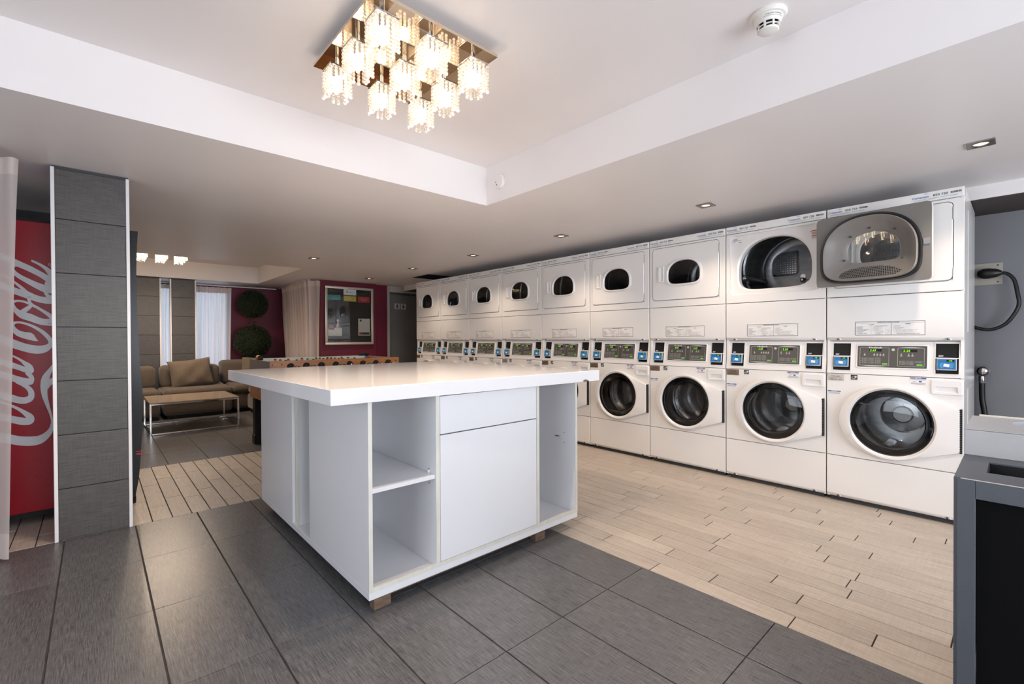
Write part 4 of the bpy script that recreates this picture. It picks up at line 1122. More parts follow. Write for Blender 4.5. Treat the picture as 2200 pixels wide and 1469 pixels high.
def script_field():
    """union of all pen strokes as a signed distance grid in tracing units"""
    h = .55; x0, x1, y0, y1 = -10, 124, 540, 966
    gx_ = np.arange(x0, x1+h, h); gy_ = np.arange(y0, y1+h, h)
    D = np.full((len(gy_), len(gx_)), 1e3)
    for lst, ox, oy, sc in ((S1, 10, 545, 10.88), (S2, 10, 660, 10.88), (S3, 10, 775, 7.345)):
        for st in lst:
            P = [(ox+x/sc, oy+y/sc, w_/sc/2) for x, y, w_ in spl(st, 9)]
            for (ax, ay, ar), (bx_, by_, br) in zip(P, P[1:]):
                m_ = max(ar, br)+3
                i0, i1 = np.searchsorted(gx_, (min(ax, bx_)-m_, max(ax, bx_)+m_)); j0, j1 = np.searchsorted(gy_, (min(ay, by_)-m_, max(ay, by_)+m_))
                if i1 <= i0 or j1 <= j0: continue
                X, Y = np.meshgrid(gx_[i0:i1], gy_[j0:j1])
                dx, dy = bx_-ax, by_-ay; l2 = dx*dx+dy*dy or 1e-9
                t = np.clip(((X-ax)*dx+(Y-ay)*dy)/l2, 0, 1)
                d = np.hypot(X-ax-t*dx, Y-ay-t*dy) - (ar+(br-ar)*t)
                D[j0:j1, i0:i1] = np.minimum(D[j0:j1, i0:i1], d)
    return gx_, gy_, D
gx_, gy_, DF = script_field()
mi_ = q.mi('cokewhite'); vc = {}
def sv_(u, v):
    k = (round(u, 3), round(v, 3))
    if k not in vc:
        X, Z = px2panel(u, v); vc[k] = q.bm.verts.new((max(-.67, min(.142, X)), VY-.0008, Z))
    return vc[k]
for j in range(len(gy_)-1):
    run = None
    for i in range(len(gx_)):
        c = [] if i == len(gx_)-1 else [(gx_[i], gy_[j], DF[j, i]), (gx_[i+1], gy_[j], DF[j, i+1]), (gx_[i+1], gy_[j+1], DF[j+1, i+1]), (gx_[i], gy_[j+1], DF[j+1, i])]
        full = bool(c) and all(p[2] < 0 for p in c)
        if full and run is None: run = i
        if not full and run is not None:
            q.face([sv_(gx_[run], gy_[j]), sv_(gx_[i], gy_[j]), sv_(gx_[i], gy_[j+1]), sv_(gx_[run], gy_[j+1])], mi_); run = None
        if c and not full and any(p[2] < 0 for p in c):
            poly = []
            for a, e in zip(c, c[1:]+c[:1]):
                if a[2] < 0: poly.append(sv_(a[0], a[1]))
                if (a[2] < 0) != (e[2] < 0):
                    t = a[2]/(a[2]-e[2]); poly.append(sv_(a[0]+t*(e[0]-a[0]), a[1]+t*(e[1]-a[1])))
            poly = list(dict.fromkeys(poly))
            if len(poly) >= 3: q.face(poly, mi_)
cx, cz = px2panel(10+1075/10.88, 545+255/10.88); rr = .0105
ring = [(cx+rr*math.cos(a), cz+rr*math.sin(a)) for a in ANG[::3]]; ring2 = [(cx+rr*.85*math.cos(a), cz+rr*.85*math.sin(a)) for a in ANG[::3]]
q.loft([at_y(ring, VY-.0006), at_y(ring2, VY-.0006)], 'cokewhite')
V, F, a_, e_ = text2d('R', .013)
q.add2d(V, F, lambda u, v: (cx+.0045-v, VY-.0007, cz-.004+u), 'cokewhite')
random.seed(3)
me = q.mesh('script_lettering', smooth=False, recalc=False); me.transform(Matrix.Translation((-vx, -vy, 0))); link('script_lettering', me, sidep)
# printed water drops
q = B()
for i in range(70):
    x, z = random.uniform(-.40, .14), random.uniform(.10, 1.7); r = random.uniform(.002, .006)
    lp1 = [(x+r*1.5*math.cos(a), z+r*.7*math.sin(a)) for a in ANG[::8]]; lp2 = [(x+r*1.5*.8*math.cos(a), z+r*.7*.75*math.sin(a)+r*.05) for a in ANG[::8]]
    q.loft([at_y(lp1, VY-.0012), at_y(lp2, VY-.0012)], 'bark')
me = q.mesh('printed_drops', smooth=False, recalc=False); me.transform(Matrix.Translation((-vx, -vy, 0))); link('printed_drops', me, sidep, kind='stuff')

# ================================================================== CURTAINS
def curtain(name, label, top, bot, ztop, zbot, pleats, amp_t, amp_b, m, tape_h=.07, nv=14, per=10, hem=.0, group=None):
    top = spl([tuple(p) for p in top], 12); bot = spl([tuple(p) for p in bot], 12)
    def along(path, t):
        L = [0]
        for p, r in zip(path, path[1:]): L.append(L[-1]+math.hypot(r[0]-p[0], r[1]-p[1]))
        d = t*L[-1]
        for i in range(len(path)-1):
            if L[i+1] >= d:
                k = (d-L[i])/max(1e-9, L[i+1]-L[i]); p, r = path[i], path[i+1]
                tx, ty = r[0]-p[0], r[1]-p[1]; l = math.hypot(tx, ty) or 1
                return (p[0]+tx*k, p[1]+ty*k, -ty/l, tx/l)
        p, r = path[-2], path[-1]; tx, ty = r[0]-p[0], r[1]-p[1]; l = math.hypot(tx, ty)
        return (r[0], r[1], -ty/l, tx/l)
    n = pleats*per
    random.seed(len(label)); ph = [random.uniform(-.5, .5) for _ in range(pleats+2)]; am = [random.uniform(.6, 1.3) for _ in range(pleats+2)]
    def pt(t, v):      # v 0 top .. 1 bottom
        a = along(top, t); c = along(bot, t); e = v**.8
        x = a[0]*(1-e)+c[0]*e; y = a[1]*(1-e)+c[1]*e; nx, ny = a[2]*(1-e)+c[2]*e, a[3]*(1-e)+c[3]*e
        k = t*pleats; i = int(k); f = k-i
        A = (amp_t*(1-e)+amp_b*e)*(am[i]*(1-f)+am[i+1]*f)
        o = A*math.sin(2*PI*(k + (ph[i]*(1-f)+ph[i+1]*f)*min(1, v*3)*.6))
        return (x+nx*o, y+ny*o, ztop*(1-v)+zbot*v + .004*math.sin(9*t)*v)
    q = B(); q.loft([[pt(i/n, j/nv) for i in range(n+1)] for j in range(nv+1)], m, closed=False)
    o = link(name, q.mesh(name, angle=80)); o['label'] = label; o['category'] = 'curtain'
    if group: o['group'] = group
    hv = tape_h/(ztop-zbot)
    q = B(); rows = [[(p[0], p[1], p[2]) for p in [pt(i/n, hv*j/2) for i in range(n+1)]] for j in range(3)]
    def shift(r, d): 
        out = []
        for i, p in enumerate(r):
            a = along(top, i/n); out.append((p[0]+a[2]*d, p[1]+a[3]*d, p[2]))
        return out
    q.loft([shift(rows[2], -.003)] + [shift(r, -.004) for r in (rows[1], rows[0])] + [shift(r, .004) for r in rows] , 'tape', closed=False)
    link('heading_tape', q.mesh('heading_tape', angle=80), o)
    if hem:
        hb = 1-hem/(ztop-zbot)
        q = B(); rows = [[pt(i/n, hb+(1-hb)*j/2) for i in range(n+1)] for j in range(3)]
        q.loft([shift(r, -.003) for r in rows], 'tape', closed=False); link('hem', q.mesh('hem', angle=80), o)
    return o
curtain('curtain', 'white sheer curtain at the left edge, in front of the red vending machine', [(-1.3, 3.44), (-.7, 3.44), (-.285, 3.46)], [(-1.3, 3.47), (-.75, 3.47), (-.338, 3.485)], 2.055, .012, 11, .02, .030, 'sheer', .085, hem=.13)
curtain('curtain', 'narrow sheer curtain in the slot between the two tiled lounge piers', [(.70, 9.32), (.95, 9.32)], [(.70, 9.32), (.95, 9.32)], 2.03, .4, 3, .02, .035, 'sheerday')
curtain('curtain', 'pleated white sheer over the lounge window beside the topiary', [(1.17, 9.28), (1.45, 9.28), (1.775, 9.28)], [(1.17, 9.28), (1.45, 9.28), (1.735, 9.28)], 2.025, .35, 7, .026, .060, 'sheerday', .10)
curtain('curtain', 'bunched beige curtain hanging in the corner left of the noticeboard', [(2.60, 9.30), (2.565, 8.5), (2.555, 7.85), (2.60, 7.66), (2.70, 7.60)], [(2.63, 8.95), (2.60, 8.4), (2.60, 7.9), (2.62, 7.68), (2.685, 7.60)], 2.068, .03, 13, .032, .045, 'sheer', .085)
def rod(label, pts, r=.011):
    q = B(); q.tube(pts, r, 8, 'trimw'); o = link('curtain_track', q.mesh('curtain_track')); o['label'] = label; o['category'] = 'curtain rail'; o['group'] = 'curtain rails'
rod('white curtain rail over the corner curtain by the noticeboard', [(2.60, 9.45, 2.088), (2.565, 8.5, 2.088), (2.555, 7.85, 2.088), (2.58, 7.72, 2.088)])
rod('white curtain rail along the lounge windows', [(-.3, 9.3, 2.055), (2.5, 9.3, 2.055)])
rod('white curtain rail at the left edge above the sheer by the vending machine', [(-2.3, 3.42, 2.085), (-.36, 3.43, 2.085)])

# ================================================================== LOUNGE: sofa, cushions, table, topiary
def rbox(q, x0, x1, y0, y1, z0, z1, r, m, seg=4): q.box(x0, x1, y0, y1, z0, z1, bev=r, seg=seg, m=m)
def sofa(label, x0, x1, y0, y1, backs, seat_z=.425, parts=()):
    cx, cy = (x0+x1)/2, (y0+y1)/2
    t = thing('sofa_module', label, 'sofa', (cx, cy, 0), 0, 'taupe modular sofa')
    def sp(nm, q, a=40):
        me = q.mesh(nm, angle=a); me.transform(Matrix.Translation((-cx, -cy, 0))); link(nm, me, t)
    q = B(); rbox(q, x0, x1, y0+.02, y1, .05, .30, .05, 'fabric'); sp('base', q, 80)
    q = B(); q.box(x0+.04, x1-.04, y0+.07, y1-.05, 0, .05, m='black'); sp('plinth', q)
    q = B(); rbox(q, x0-.005, x1+.005, y0-.01, y1-.06, .29, seat_z, .062, 'fabric', 6); sp('seat_cushion', q, 80)
    for bx0, bx1, by0, by1, z1 in backs:
        q = B(); rbox(q, bx0, bx1, by0, by1, seat_z-.03, z1, .07, 'fabric', 5); sp('back_cushion', q, 80)
sofa('left module of the taupe sofa, cut off by the vending machine', -.32, .665, 8.02, 8.94, [(-.30, .655, 8.58, 8.93, .735)])
sofa('middle module of the taupe sofa, behind the chrome coffee table', .70, 1.545, 8.02, 8.94, [(.71, 1.47, 8.58, 8.93, .735)])
sofa('corner module of the taupe sofa under the topiary', 1.57, 2.49, 8.12, 9.08, [(1.52, 2.47, 8.72, 9.07, .785), (2.14, 2.47, 8.14, 8.72, .785)], .43)
sofa('right module of the taupe sofa, nearest the football table', 1.74, 2.49, 7.28, 8.08, [(2.15, 2.48, 7.32, 8.06, .785)], .43)
def pillow(w, h, th, seed):
    q = B(); n = 22; random.seed(seed)
    top, bot = [], []
    def f(u, v, s):
        x, z = (u-.5)*w, (v-.5)*h; a = (2*u-1); c = (2*v-1)
        k = max(0, (1-abs(a)**2.6)*(1-abs(c)**2.6))**.45
        pinch = 1 - .07*(1-abs(a)**2)*0 - .05*(abs(a)*abs(c))**0 * 0
        x *= 1-.06*(1-c*c); z *= 1-.06*(1-a*a)
        wr = .012*math.sin(14*u+6*v+seed)*k*(1-v) + .008*math.sin(9*v-11*u)*k
        return (x, s*(th/2*k)+wr*s, z)
    for s in (-1, 1): q.loft([[f(i/n, j/n, s) for i in range(n+1)] for j in range(n+1)], 'fabric2', closed=False)
    bmesh.ops.remove_doubles(q.bm, verts=q.bm.verts, dist=.0008)
    return q.mesh('cushion', angle=180)
o = link('throw_cushion', pillow(.55, .43, .17, 2)); o.location = (1.075, 8.46, .62); o.rotation_euler = (math.radians(-14), math.radians(-6), math.radians(4))
o['label'] = 'slumped square taupe cushion leaning on the middle sofa module'; o['category'] = 'cushion'
o = link('throw_cushion', pillow(.46, .40, .15, 5)); o.location = (2.0, 8.60, .63); o.rotation_euler = (math.radians(-14), math.radians(3), math.radians(-20))
o['label'] = 'taupe cushion on the corner sofa module, half hidden by the football table'; o['category'] = 'cushion'
# coffee table
t = thing('coffee_table', 'long low coffee table with chrome frame and sandy glass top', 'table', (.92, 7.28, 0))
x0, x1, y0, y1, zt = -.46, .46, -.455, .455, .385
q = B(); q.box(x0+.002, x1-.002, y0+.002, y1-.002, zt-.012, zt, bev=.002, seg=1, m='tabletop'); link('table_top', q.mesh('table_top'), t)
rr = .010
for x in (x0+rr, x1-rr):
    for y in (y0+rr, y1-rr):
        q = B(); q.box(x-rr, x+rr, y-rr, y+rr, 0, zt-.013, bev=.003, seg=1, m='chrome'); link('leg', q.mesh('leg'), t)
for z in (.012, zt-.024):
    for (a, c, d, e) in ((x0+.021, x1-.021, y0+.001, y0+.019), (x0+.021, x1-.021, y1-.019, y1-.001), (x0+.001, x0+.019, y0+.021, y1-.021), (x1-.019, x1-.001, y0+.021, y1-.021)):
        q = B(); q.box(a, c, d, e, z-.009, z+.009, bev=.003, seg=1, m='chrome'); link('rail', q.mesh('rail'), t)
# topiary
def foliage(R, seed, n):
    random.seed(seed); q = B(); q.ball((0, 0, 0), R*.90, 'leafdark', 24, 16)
    mi = q.mi('leaf')
    for i in range(n):
        z = random.uniform(-1, 1); a = random.uniform(0, 2*PI); s = math.sqrt(1-z*z); d = Vector((s*math.cos(a), s*math.sin(a), z))
        r = R*random.uniform(.86, 1.03)*(1+.03*math.sin(5*a+3*z)); p = d*r
        ax = (d + Vector((random.uniform(-1, 1), random.uniform(-1, 1), random.uniform(-1, 1)))*.8).normalized()
        si = ax.cross(Vector((random.uniform(-1, 1), random.uniform(-1, 1), random.uniform(-1, 1)))).normalized()
        L_, w_ = random.uniform(.014, .026), random.uniform(.004, .0075)
        vs = [q.bm.verts.new(v) for v in (p-ax*L_*.4, p+si*w_, p+ax*L_*.7, p-si*w_)]
        q.face(vs, mi)
    return q.mesh('foliage_ball', smooth=False, recalc=False)
t = thing('topiary_tree', 'double ball boxwood topiary in the lounge corner against the crimson wall', 'plant', (2.085, 9.25, 0))
link('foliage_ball', foliage(.243, 1, 5200), t, loc=(.02, 0, 1.757)); link('foliage_ball', foliage(.295, 2, 7000), t, loc=(.01, 0, 1.083))
q = B(); q.tube([(.01, 0, .42), (.0, .01, .8), (.012, -.005, 1.2), (.005, .005, 1.45), (.02, 0, 1.7)], [.022, .02, .018, .016, .012], 8, 'bark'); 
random.seed(9)
for i in range(16):
    a = random.uniform(0, 2*PI); z = random.uniform(1.36, 1.52); q.tube([(.012, 0, z), (.012+.05*math.cos(a), .05*math.sin(a), z+.03), (.012+.09*math.cos(a), .09*math.sin(a), z+.025*random.choice((-1, 1)))], [.004, .003, .0015], 4, 'bark')
link('trunk', q.mesh('trunk'), t)
q = B(); q.lathe([(.0, .0), (.11, 0), (.135, .40), (.122, .40), (.118, .36), (.0, .36)], 28, 'pot'); link('planter', q.mesh('planter'), t)
# move pot clear of the back wall: handled by position

# ================================================================== FOOTBALL TABLE
fx0, fx1, fy0, fy1, fz = 1.25, 2.622, 4.87, 5.65, .912
t = thing('football_table', 'wooden table football game with rows of players behind the white island', 'game table', ((fx0+fx1)/2, (fy0+fy1)/2, 0))
fcx, fcy = (fx0+fx1)/2, (fy0+fy1)/2
hx, hy = (fx1-fx0)/2, (fy1-fy0)/2
def fp(nm, q, par=None, **kw): return link(nm, q.mesh(nm, **kw), par or t)
for y in (-hy, hy-.03):
    q = B(); q.box(-hx, hx, y, y+.03, .50, fz, bev=.003, m='foos'); fp('side_rail', q)
for x in (-hx+.0005, hx-.0305):
    q = B(); q.box(x, x+.03, -hy+.031, hy-.031, .50, fz-.012, m='foos'); q.box(x-.004 if x < 0 else x+.03, x if x < 0 else x+.034, -hy+.0, hy, .78, fz-.004, m='foosgray'); fp('end_rail', q, smooth=False)  # upper strip of each end coloured gray-violet above the wood
q = B(); q.box(-hx+.031, hx-.031, -hy+.031, hy-.031, .745, .765, m='pitch'); fp('playfield', q, smooth=False)
q = B(); q.box(-hx+.08, hx-.08, hy-.045, hy-.031, .77, fz+.004, m='pitch'); q.box(-hx+.08, hx-.08, -hy+.031, -hy+.04, .77, fz-.006, m='pitch'); fp('pitch_wall', q, smooth=False)
for sx in (-1, 1):
    for sy in (-1, 1):
        q = B(); x, y = sx*(hx-.066), sy*(hy-.10)
        q.box(x-.055, x+.055, y-.05, y+.05, .05, .52, bev=.004, seg=1, m='black'); q.box(x-.062, x+.062, y-.057, y+.057, 0, .10, bev=.006, seg=1, m='black')
        fp('leg', q)
q = B(); q.lathe([(.034, 0), (.034, -.006), (.024, -.014), (.014, -.018)], 16, 'black', 'y', cap1=True); BUSH = q.mesh('bushing')
q = B(); q.lathe([(.012, 0), (.017, -.02), (.017, -.10), (.013, -.12), (.0, -.125)], 12, 'blackgl', 'y'); GRIP = q.mesh('hand_grip')
q = B(); q.lathe([(.011, 0), (.011, -.02), (0, -.022)], 10, 'black', 'y'); ENDC = q.mesh('end_cap')
def player_mesh(body, head):
    q = B(); q.box(-.012, .012, -.016, .016, -.05, .03, bev=.006, seg=2, m=body); q.box(-.010, .014, -.011, .011, -.085, -.05, bev=.003, seg=1, m=body)
    q.ball((0, 0, .045), .015, head, 10, 8); q.ball((-.003, 0, .052), .014, 'hair' if head == 'skin' else head, 10, 6, (1, 1, .7)); return q.mesh('player')
PA, PB_ = player_mesh('playred', 'skin'), player_mesh('playblue', 'skin')
PBL = player_mesh('playblue', 'playblue')
counts = [3, 2, 3, 5, 5, 3, 2, 3]
outl = [.17, .16, .11, .15, .05, .16, .15, .12]
zr = .854
for i, n in enumerate(counts):
    x = 1.437-fcx+i*.150
    red = i in (0, 1, 3, 5)
    q = B(); q.lathe([(.007, -hy-outl[i]), (.007, hy+.22-outl[i])], 10, 'chrome', 'y', (x, 0, zr), cap0=True, cap1=True); r = fp('rod', q)
    link('bushing', BUSH, r, loc=(x, -hy-.001, zr)); 
    o = link('bushing', BUSH, r, loc=(x, hy+.001, zr)); o.rotation_euler = (0, 0, PI)
    link('hand_grip' if i in (0, 1, 3, 5) else 'end_cap', GRIP if i in (0, 1, 3, 5) else ENDC, r, loc=(x, -hy-outl[i]+.03, zr))
    for j in range(n):
        y = (-.5+(j+.5)/n)*.56 + .02*(i % 3-1)
        tilt = math.radians([12, -15, 0, 8, -6, 5, -95, 20][i])
        me = PA if red else (PBL if i == 7 else PB_)
        p = link('player', me, r, loc=(x, y, zr)); p.rotation_euler = (0, tilt if i < 7 else math.radians(25), 0)
q = B(); q.lathe([(.022, 0), (.024, .05), (.021, .09), (.0, .095)], 14, 'skin', 'y', (-hx+.07, hy-.12, fz+.018)); q.box(-hx+.055, -hx+.09, hy-.17, hy-.12, fz-.012, fz+.035, bev=.004, m='black'); fp('score_marker', q)
q = B(); q.box(hx-.16, hx-.06, hy-.05, hy-.0, fz, fz+.03, bev=.006, m='black'); q.box(hx-.055, hx-.03, hy-.06, hy-.03, fz-.005, fz+.035, bev=.004, m='black'); fp('score_counter', q)
q = B()
for dx in (.02, .105, 1.335, 1.27): q.lathe([(.006, -hy-.0005), (.006, -hy-.003), (0, -hy-.0035)], 10, 'black', 'y', (-hx+dx, 0, .875))
fp('bolt', q)

# ================================================================== NOTICEBOARD
by = 7.71
t = thing('noticeboard', 'glazed noticeboard in a champagne metal frame on the crimson wall', 'noticeboard', (3.22, by, 1.52))
bx0, bx1, bz0, bz1 = 2.80, 3.64, 1.03, 2.008
q = B(); q.box(bx0-3.22, bx1-3.22, -.03, -.001, bz0-1.52, bz1-1.52, m='corkboard'); link('backing_board', q.mesh('backing_board', smooth=False), t)
fw = .04
for nm, (a, c, d, e) in zip(('r',)*4, ((bx0, bx1, bz0, bz0+fw), (bx0, bx1, bz1-fw, bz1), (bx0, bx0+fw, bz0+fw, bz1-fw), (bx1-fw, bx1, bz0+fw, bz1-fw))):
    q = B(); q.box(a-3.22, c-3.22, -.055, -.03, d-1.52, e-1.52, bev=.006, m='alu'); link('frame_rail', q.mesh('frame_rail'), t)
q = B(); q.box(bx0+fw-3.22, bx1-fw-3.22, -.047, -.043, bz0+fw-1.52, bz1-fw-1.52, m='clear'); link('glass_pane', q.mesh('glass_pane', smooth=False), t)
def bpt(u, v):  # zoomed-photo pixel on the board -> board plane
    return bx0 + (u-55)/(1065-55)*(bx1-bx0), bz1 - (v-165-(u-55)/1010*40)/(1.0*1215-(u-55)/1010*10)*(bz1-bz0)
def notice(label, x0, x1, z0, z1, m, extra=None):
    q = B(); q.box(x0, x1, by-.033, by-.0305, z0, z1, m=m)
    if extra: extra(q, by-.0336)
    o = link('notice', q.mesh('notice', smooth=False, recalc=False)); o['label'] = label; o['category'] = 'notice'; o['group'] = 'cards in the noticeboard'
def rule(q, y, x0, x1, z, m, h=.005): q.quad([(x0, y, z), (x1, y, z), (x1, y, z+h), (x0, y, z+h)], m)
def border(q, y, x0, x1, z0, z1, m, t=.003):
    for a in ((x0, x1, z0, z0+t), (x0, x1, z1-t, z1), (x0, x0+t, z0, z1), (x1-t, x1, z0, z1)): q.quad([(a[0], y, a[2]), (a[1], y, a[2]), (a[1], y, a[3]), (a[0], y, a[3])], m)
def e1(q, y):
    border(q, y, 2.875, 3.06, 1.878, 1.952, 'grayink', .002); put_text(q, 'THANK YOU FOR VISITING', .013, 2.967, 1.92, y-.0004, 'grayink', 'c'); put_text(q, 'RESIDENT NEWS', .010, 2.967, 1.895, y-.0004, 'grayink', 'c')
notice('black card with faint lettering, top left of the noticeboard', 2.868, 3.068, 1.871, 1.96, 'black', e1)
def e2(q, y):
    q.loft([at_y([(3.175+.014*math.cos(a), 1.925+.014*math.sin(a)) for a in ANG12], y), at_y([(3.175, 1.925)]*12, y)], 'orange'); put_text(q, 'GreenRock', .018, 3.20, 1.912, y, 'ink')
notice('white card with a small orange round emblem at the top of the noticeboard', 3.115, 3.335, 1.872, 1.968, 'white', e2)
def e3(q, y): border(q, y, 2.853, 3.057, 1.787, 1.857, 'waves', .002); put_text(q, 'COMMUNITY', .017, 2.955, 1.825, y-.0004, 'waves', 'c'); put_text(q, 'CALENDAR', .014, 2.955, 1.803, y-.0004, 'waves', 'c')
notice('teal green card on the left of the noticeboard', 2.847, 3.064, 1.781, 1.863, 'paperteal', e3)
def e4(q, y): border(q, y, 3.122, 3.329, 1.772, 1.853, 'gold', .002); put_text(q, 'EVENTS', .016, 3.225, 1.82, y-.0004, 'cream', 'c'); put_text(q, 'AND MORE', .012, 3.225, 1.798, y-.0004, 'cream', 'c')
notice('yellow card in the middle of the noticeboard', 3.116, 3.335, 1.766, 1.859, 'paperyellow', e4)
def e5(q, y): border(q, y, 3.372, 3.572, 1.764, 1.85, 'orange', .002); put_text(q, 'Have we missed?', .019, 3.472, 1.815, y-.0004, 'cream', 'c'); put_text(q, "What's New!", .018, 3.472, 1.786, y-.0004, 'cream', 'c')
notice('bright red card on the right of the noticeboard', 3.366, 3.578, 1.757, 1.857, 'paperred', e5)
def e6(q, y):
    st = []
    for k in range(10):
        a = PI/2+PI*k/5+.1; r = .032 if k % 2 == 0 else .014; st.append((3.015+r*math.cos(a), 1.437+r*math.sin(a)))
    q.loft([at_y(st, y), at_y([(3.015, 1.437)]*10, y)], 'cream')
    q.loft([at_y([(3.007, 1.415), (3.023, 1.415), (3.028, 1.38), (3.04, 1.36), (3.04, 1.315), (2.985, 1.315), (2.985, 1.36), (3.0, 1.38)], y), at_y([(3.013, 1.35)]*8, y)], 'cream')
    q.quad([(3.015, y-.0003, 1.316), (3.038, y-.0003, 1.316), (3.038, y-.0003, 1.358), (3.02, y-.0003, 1.375)], 'gold')
notice('navy card with a cream star trophy on the noticeboard', 2.965, 3.075, 1.313, 1.48, 'papernavy', e6)
def e7(q, y):
    q.quad([(2.857, y, 1.282), (2.952, y, 1.282), (2.952, y, 1.372), (2.857, y, 1.372)], 'paperwine'); put_text(q, 'NOMINATE', .014, 2.862, 1.335, y-.0004, 'cream'); put_text(q, 'A STAR TODAY', .012, 2.862, 1.315, y-.0004, 'cream')
    for z in (1.262, 1.25, 1.232, 1.215): rule(q, y, 2.87, 3.04, z, 'alu', .003)
    q.quad([(2.943, y, 1.180), (2.958, y, 1.180), (2.958, y, 1.192), (2.943, y, 1.192)], 'teal')
notice('cream sheet with a wine red corner, bottom left of the noticeboard', 2.853, 3.083, 1.178, 1.3128, 'cream', e7)
def e8(q, y):
    q.ball((3.41, y, 1.445), .018, 'hair', 8, 6, (1, .02, 1)); q.ball((3.425, y, 1.438), .012, 'bronze', 8, 6, (1, .02, 1.2))
    for z in (1.39, 1.375, 1.35, 1.338, 1.32, 1.30, 1.285, 1.27): rule(q, y, 3.385, 3.555 if int(z*1000) % 2 else 3.53, z, 'alu', .003)
    q.quad([(3.385, y, 1.20), (3.443, y, 1.20), (3.443, y, 1.24), (3.385, y, 1.24)], 'paperred'); q.quad([(3.443, y, 1.20), (3.568, y, 1.20), (3.568, y, 1.24), (3.443, y, 1.24)], 'hinge')
notice('cream letter with a red and brown footer, bottom right of the noticeboard', 3.368, 3.583, 1.185, 1.478, 'cream', e8)

# ================================================================== RESTROOM SIGNS
def wsign(label, x, fem):
    q = B(); yy = 7.859; z = 1.735; s = .052
    q.box(x-s, x+s, yy-.004, yy, z-s, z+s, bev=.001, seg=1, m='signw')
    y = yy-.0048
    head = [(x+.011*math.cos(a), z+.034+.011*math.sin(a)) for a in ANG12]; q.loft([at_y(head, y), at_y([(x, z+.034)]*12, y)], 'ink')
    body = [(x-.016, z+.020), (x+.016, z+.020), (x+.016, z-.012), (x+.009, z-.014), (x+.009, z-.042), (x-.009, z-.042), (x-.009, z-.014), (x-.016, z-.012)] if not fem else [(x-.012, z+.020), (x+.012, z+.020), (x+.022, z-.018), (x+.009, z-.018), (x+.008, z-.042), (x-.008, z-.042), (x-.009, z-.018), (x-.022, z-.018)]
    q.loft([at_y(body, y), at_y([(x, z)]*8, y)], 'ink')
    o = link('restroom_sign', q.mesh('restroom_sign', smooth=False, recalc=False)); o['label'] = label; o['category'] = 'sign'; o['group'] = 'restroom signs'
wsign('left restroom sign with a black man pictogram on the gray door', 4.205, False)
wsign('right restroom sign with a black woman pictogram on the gray door', 4.335, True)

# ================================================================== RIGHT WALL: outlet, cord, hose
t = thing('power_outlet', 'beige metal outlet plate on the gray wall beside the last dryer', 'outlet', (XR, .17, 1.575))
q = B(); q.box(-.012, -.0005, -.085, .085, -.08, .08, bev=.003, seg=1, m='plugplate')
for y, z in ((.065, .06), (-.06, .06), (.065, -.06), (-.06, -.06)): q.lathe([(.006, -.012), (.005, -.0145), (0, -.015)], 8, 'hinge', 'x', (0, y, z))
link('cover_plate', q.mesh('cover_plate'), t)
q = B(); q.lathe([(.0, .05), (.022, .045), (.036, .02), (.038, -.01), (.030, -.05), (.015, -.075)], 18, 'rubber', 'y', cap1=False)
pts = spl([(0, -.06, -.002), (-.005, -.10, -.01), (-.01, -.135, -.06), (-.02, -.152, -.16), (-.02, -.158, -.23), (-.02, -.135, -.30), (-.02, -.09, -.37), (-.02, -.02, -.405), (-.02, .05, -.39), (-.03, .09, -.36), (-.17, .12, -.35)], 8)
qc = B(); qc.tube(pts, .0115, 10, 'rubber')
for qq in (q, qc):
    for v in qq.bm.verts:
        wx, wy, wz = v.co.x+4.78, v.co.y+.165, v.co.z+1.575
        v.co = ((Y0-8*W)-wy, wx-X0, wz)
pc = link('power_cord', qc.mesh('power_cord', angle=80), LAST_MACHINE); link('plug', q.mesh('plug', angle=60), pc)
t = thing('water_hose', 'black water hose with chrome elbow on the gray wall behind the bin', 'hose', (4.76, .19, .87))
q = B(); q.ball((0, -.01, 0), .042, 'chrome', 20, 14, (1, 1, 1)); q.lathe([(.018, -.085), (.02, -.06), (.018, -.03)], 14, 'chrome', c=(0, -.004, 0)); q.tube([(0, 0, 0), (.02, .0, 0), (.068, .0, 0)], .02, 12, 'chrome'); link('elbow', q.mesh('elbow'), t)
q = B(); q.tube(spl([(0, -.004, -.08), (0, -.006, -.2), (-.005, -.02, -.33), (-.01, -.03, -.6), (-.01, -.03, -.87)], 6), .017, 12, 'rubber'); link('hose_tube', q.mesh('hose_tube', angle=80), t)

# ================================================================== RECYCLING BIN (front right)
t = thing('waste_bin', 'graphite metal recycling bin with slot top and raised back box at the right edge', 'bin', (1.93, -.25, 0))
ox, oy = 1.93, -.25
def bp(nm, q, **kw):
    me = q.mesh(nm, **kw); me.transform(Matrix.Translation((-ox, -oy, 0))); return link(nm, me, t)
bX0, bX1, bY0, bY1, bZ = 1.611, 2.33, -.62, .113, .77
q = B(); w_ = .012
# shell: sides, back, front frame around recessed panel
q.box(bX0+.004, bX1, bY1-w_, bY1, .02, bZ-.001, bev=.002, seg=1, m='bin'); q.box(bX0+.004, bX1, bY0, bY0+w_, .02, bZ-.001, bev=.002, seg=1, m='bin'); q.box(bX1-w_, bX1, bY0+w_, bY1-w_, .02, bZ-.001, m='bin')
pY1, pZ1 = .073, .722
q.box(bX0, bX0+.016, pY1, bY1-.006, .02, bZ-.002, bev=.0015, seg=1, m='bin'); q.box(bX0, bX0+.016, bY0+.006, -.58, .02, bZ-.002, m='bin'); q.box(bX0, bX0+.016, -.58, pY1, pZ1, bZ-.002, m='bin'); q.box(bX0, bX0+.016, -.58, pY1, .02, .07, m='bin')
bp('body', q, smooth=False)
q = B(); q.box(bX0+.010, bX0+.020, -.579, pY1-.001, .071, pZ1-.001, m='mattblack'); bp('front_panel', q, smooth=False)
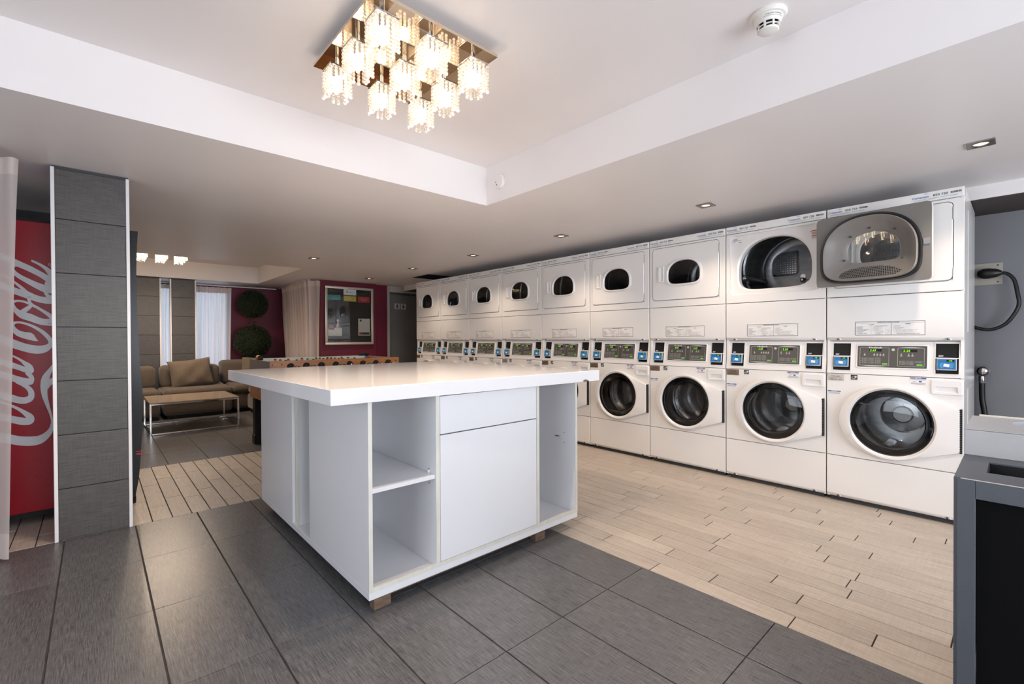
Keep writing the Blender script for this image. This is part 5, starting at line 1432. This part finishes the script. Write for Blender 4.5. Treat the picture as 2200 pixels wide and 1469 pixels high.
# top with slot
sx0, sx1, sy0, sy1 = 1.712, 1.86, -.50, .058
q = B(); zt = bZ
q.box(bX0+.001, sx0, bY0+.002, bY1-.002, zt-.004, zt, m='bin'); q.box(sx1, 1.94, bY0+.002, bY1-.002, zt-.004, zt, m='bin'); q.box(sx0, sx1, sy1, bY1-.002, zt-.004, zt, m='bin'); q.box(sx0, sx1, bY0+.002, sy0, zt-.004, zt, m='bin')
q.box(sx0, sx1, sy1-.002, sy1, zt-.03, zt-.004, m='black'); q.box(sx1-.002, sx1, sy0, sy1, zt-.03, zt-.004, m='black')
q.box(bX0-.0008, bX0+.002, -.60, .10, bZ-.0028, bZ-.0008, m='binedge')
bp('top_plate', q, smooth=False)
q = B(); x0, x1 = 1.936, 2.27; z1 = .848
q.box(x0, x0+.004, bY0+.004, bY1-.002, bZ, z1-.001, bev=.001, seg=1, m='binlight'); q.box(x0+.004, x1, bY1-.006, bY1-.002, bZ, z1-.001, m='binlight'); q.box(x0+.004, x1, bY0+.004, bY0+.008, bZ, z1-.001, m='binlight')
hc = (2.15, -.07); hr = .088
n = 48; ang = [2*PI*k/n for k in range(n)]
rect = raycast([(x0, bY0+.004), (x1, bY0+.004), (x1, bY1-.002), (x0, bY1-.002)], hc, ang)
cir = [(hc[0]+hr*math.cos(a), hc[1]+hr*math.sin(a)) for a in ang]
q.loft([[(x, y, z1-.003) for x, y in rect], [(x, y, z1) for x, y in rect], [(x, y, z1) for x, y in cir], [(x, y, z1-.02) for x, y in cir]], 'binlight')
bp('raised_box', q, angle=25)
q = B(); q.box(x1+.002, x1+.016, bY0+.01, bY1-.018, .02, z1+.004, m='edge'); bp('back_board', q, smooth=False)
q = B(); q.lathe([(.085, z1-.018), (.07, z1-.06), (.0, z1-.065)], 24, 'black', c=(hc[0], hc[1], 0)); bp('hole_liner', q)
# bag
random.seed(4)
q = B(); n = 14
rows = []
for i in range(n+1):
    row = []
    for j in range(n+1):
        u, v = i/n, j/n
        x = sx0+.006+(sx1-sx0-.012)*u; y = sy0+.02+(sy1-sy0-.03)*v
        z = bZ-.030 - .02*math.sin(PI*u)*1.0 - .012*abs(math.sin(9*v+3*u)) - .008*math.sin(17*u+11*v)
        row.append((x, y, z))
    rows.append(row)
q.loft(rows, 'bag', closed=False)
o = link('bin_bag', q.mesh('bin_bag', angle=40)); o['label'] = 'crinkled clear plastic bag inside the slot of the graphite bin'; o['category'] = 'bag'
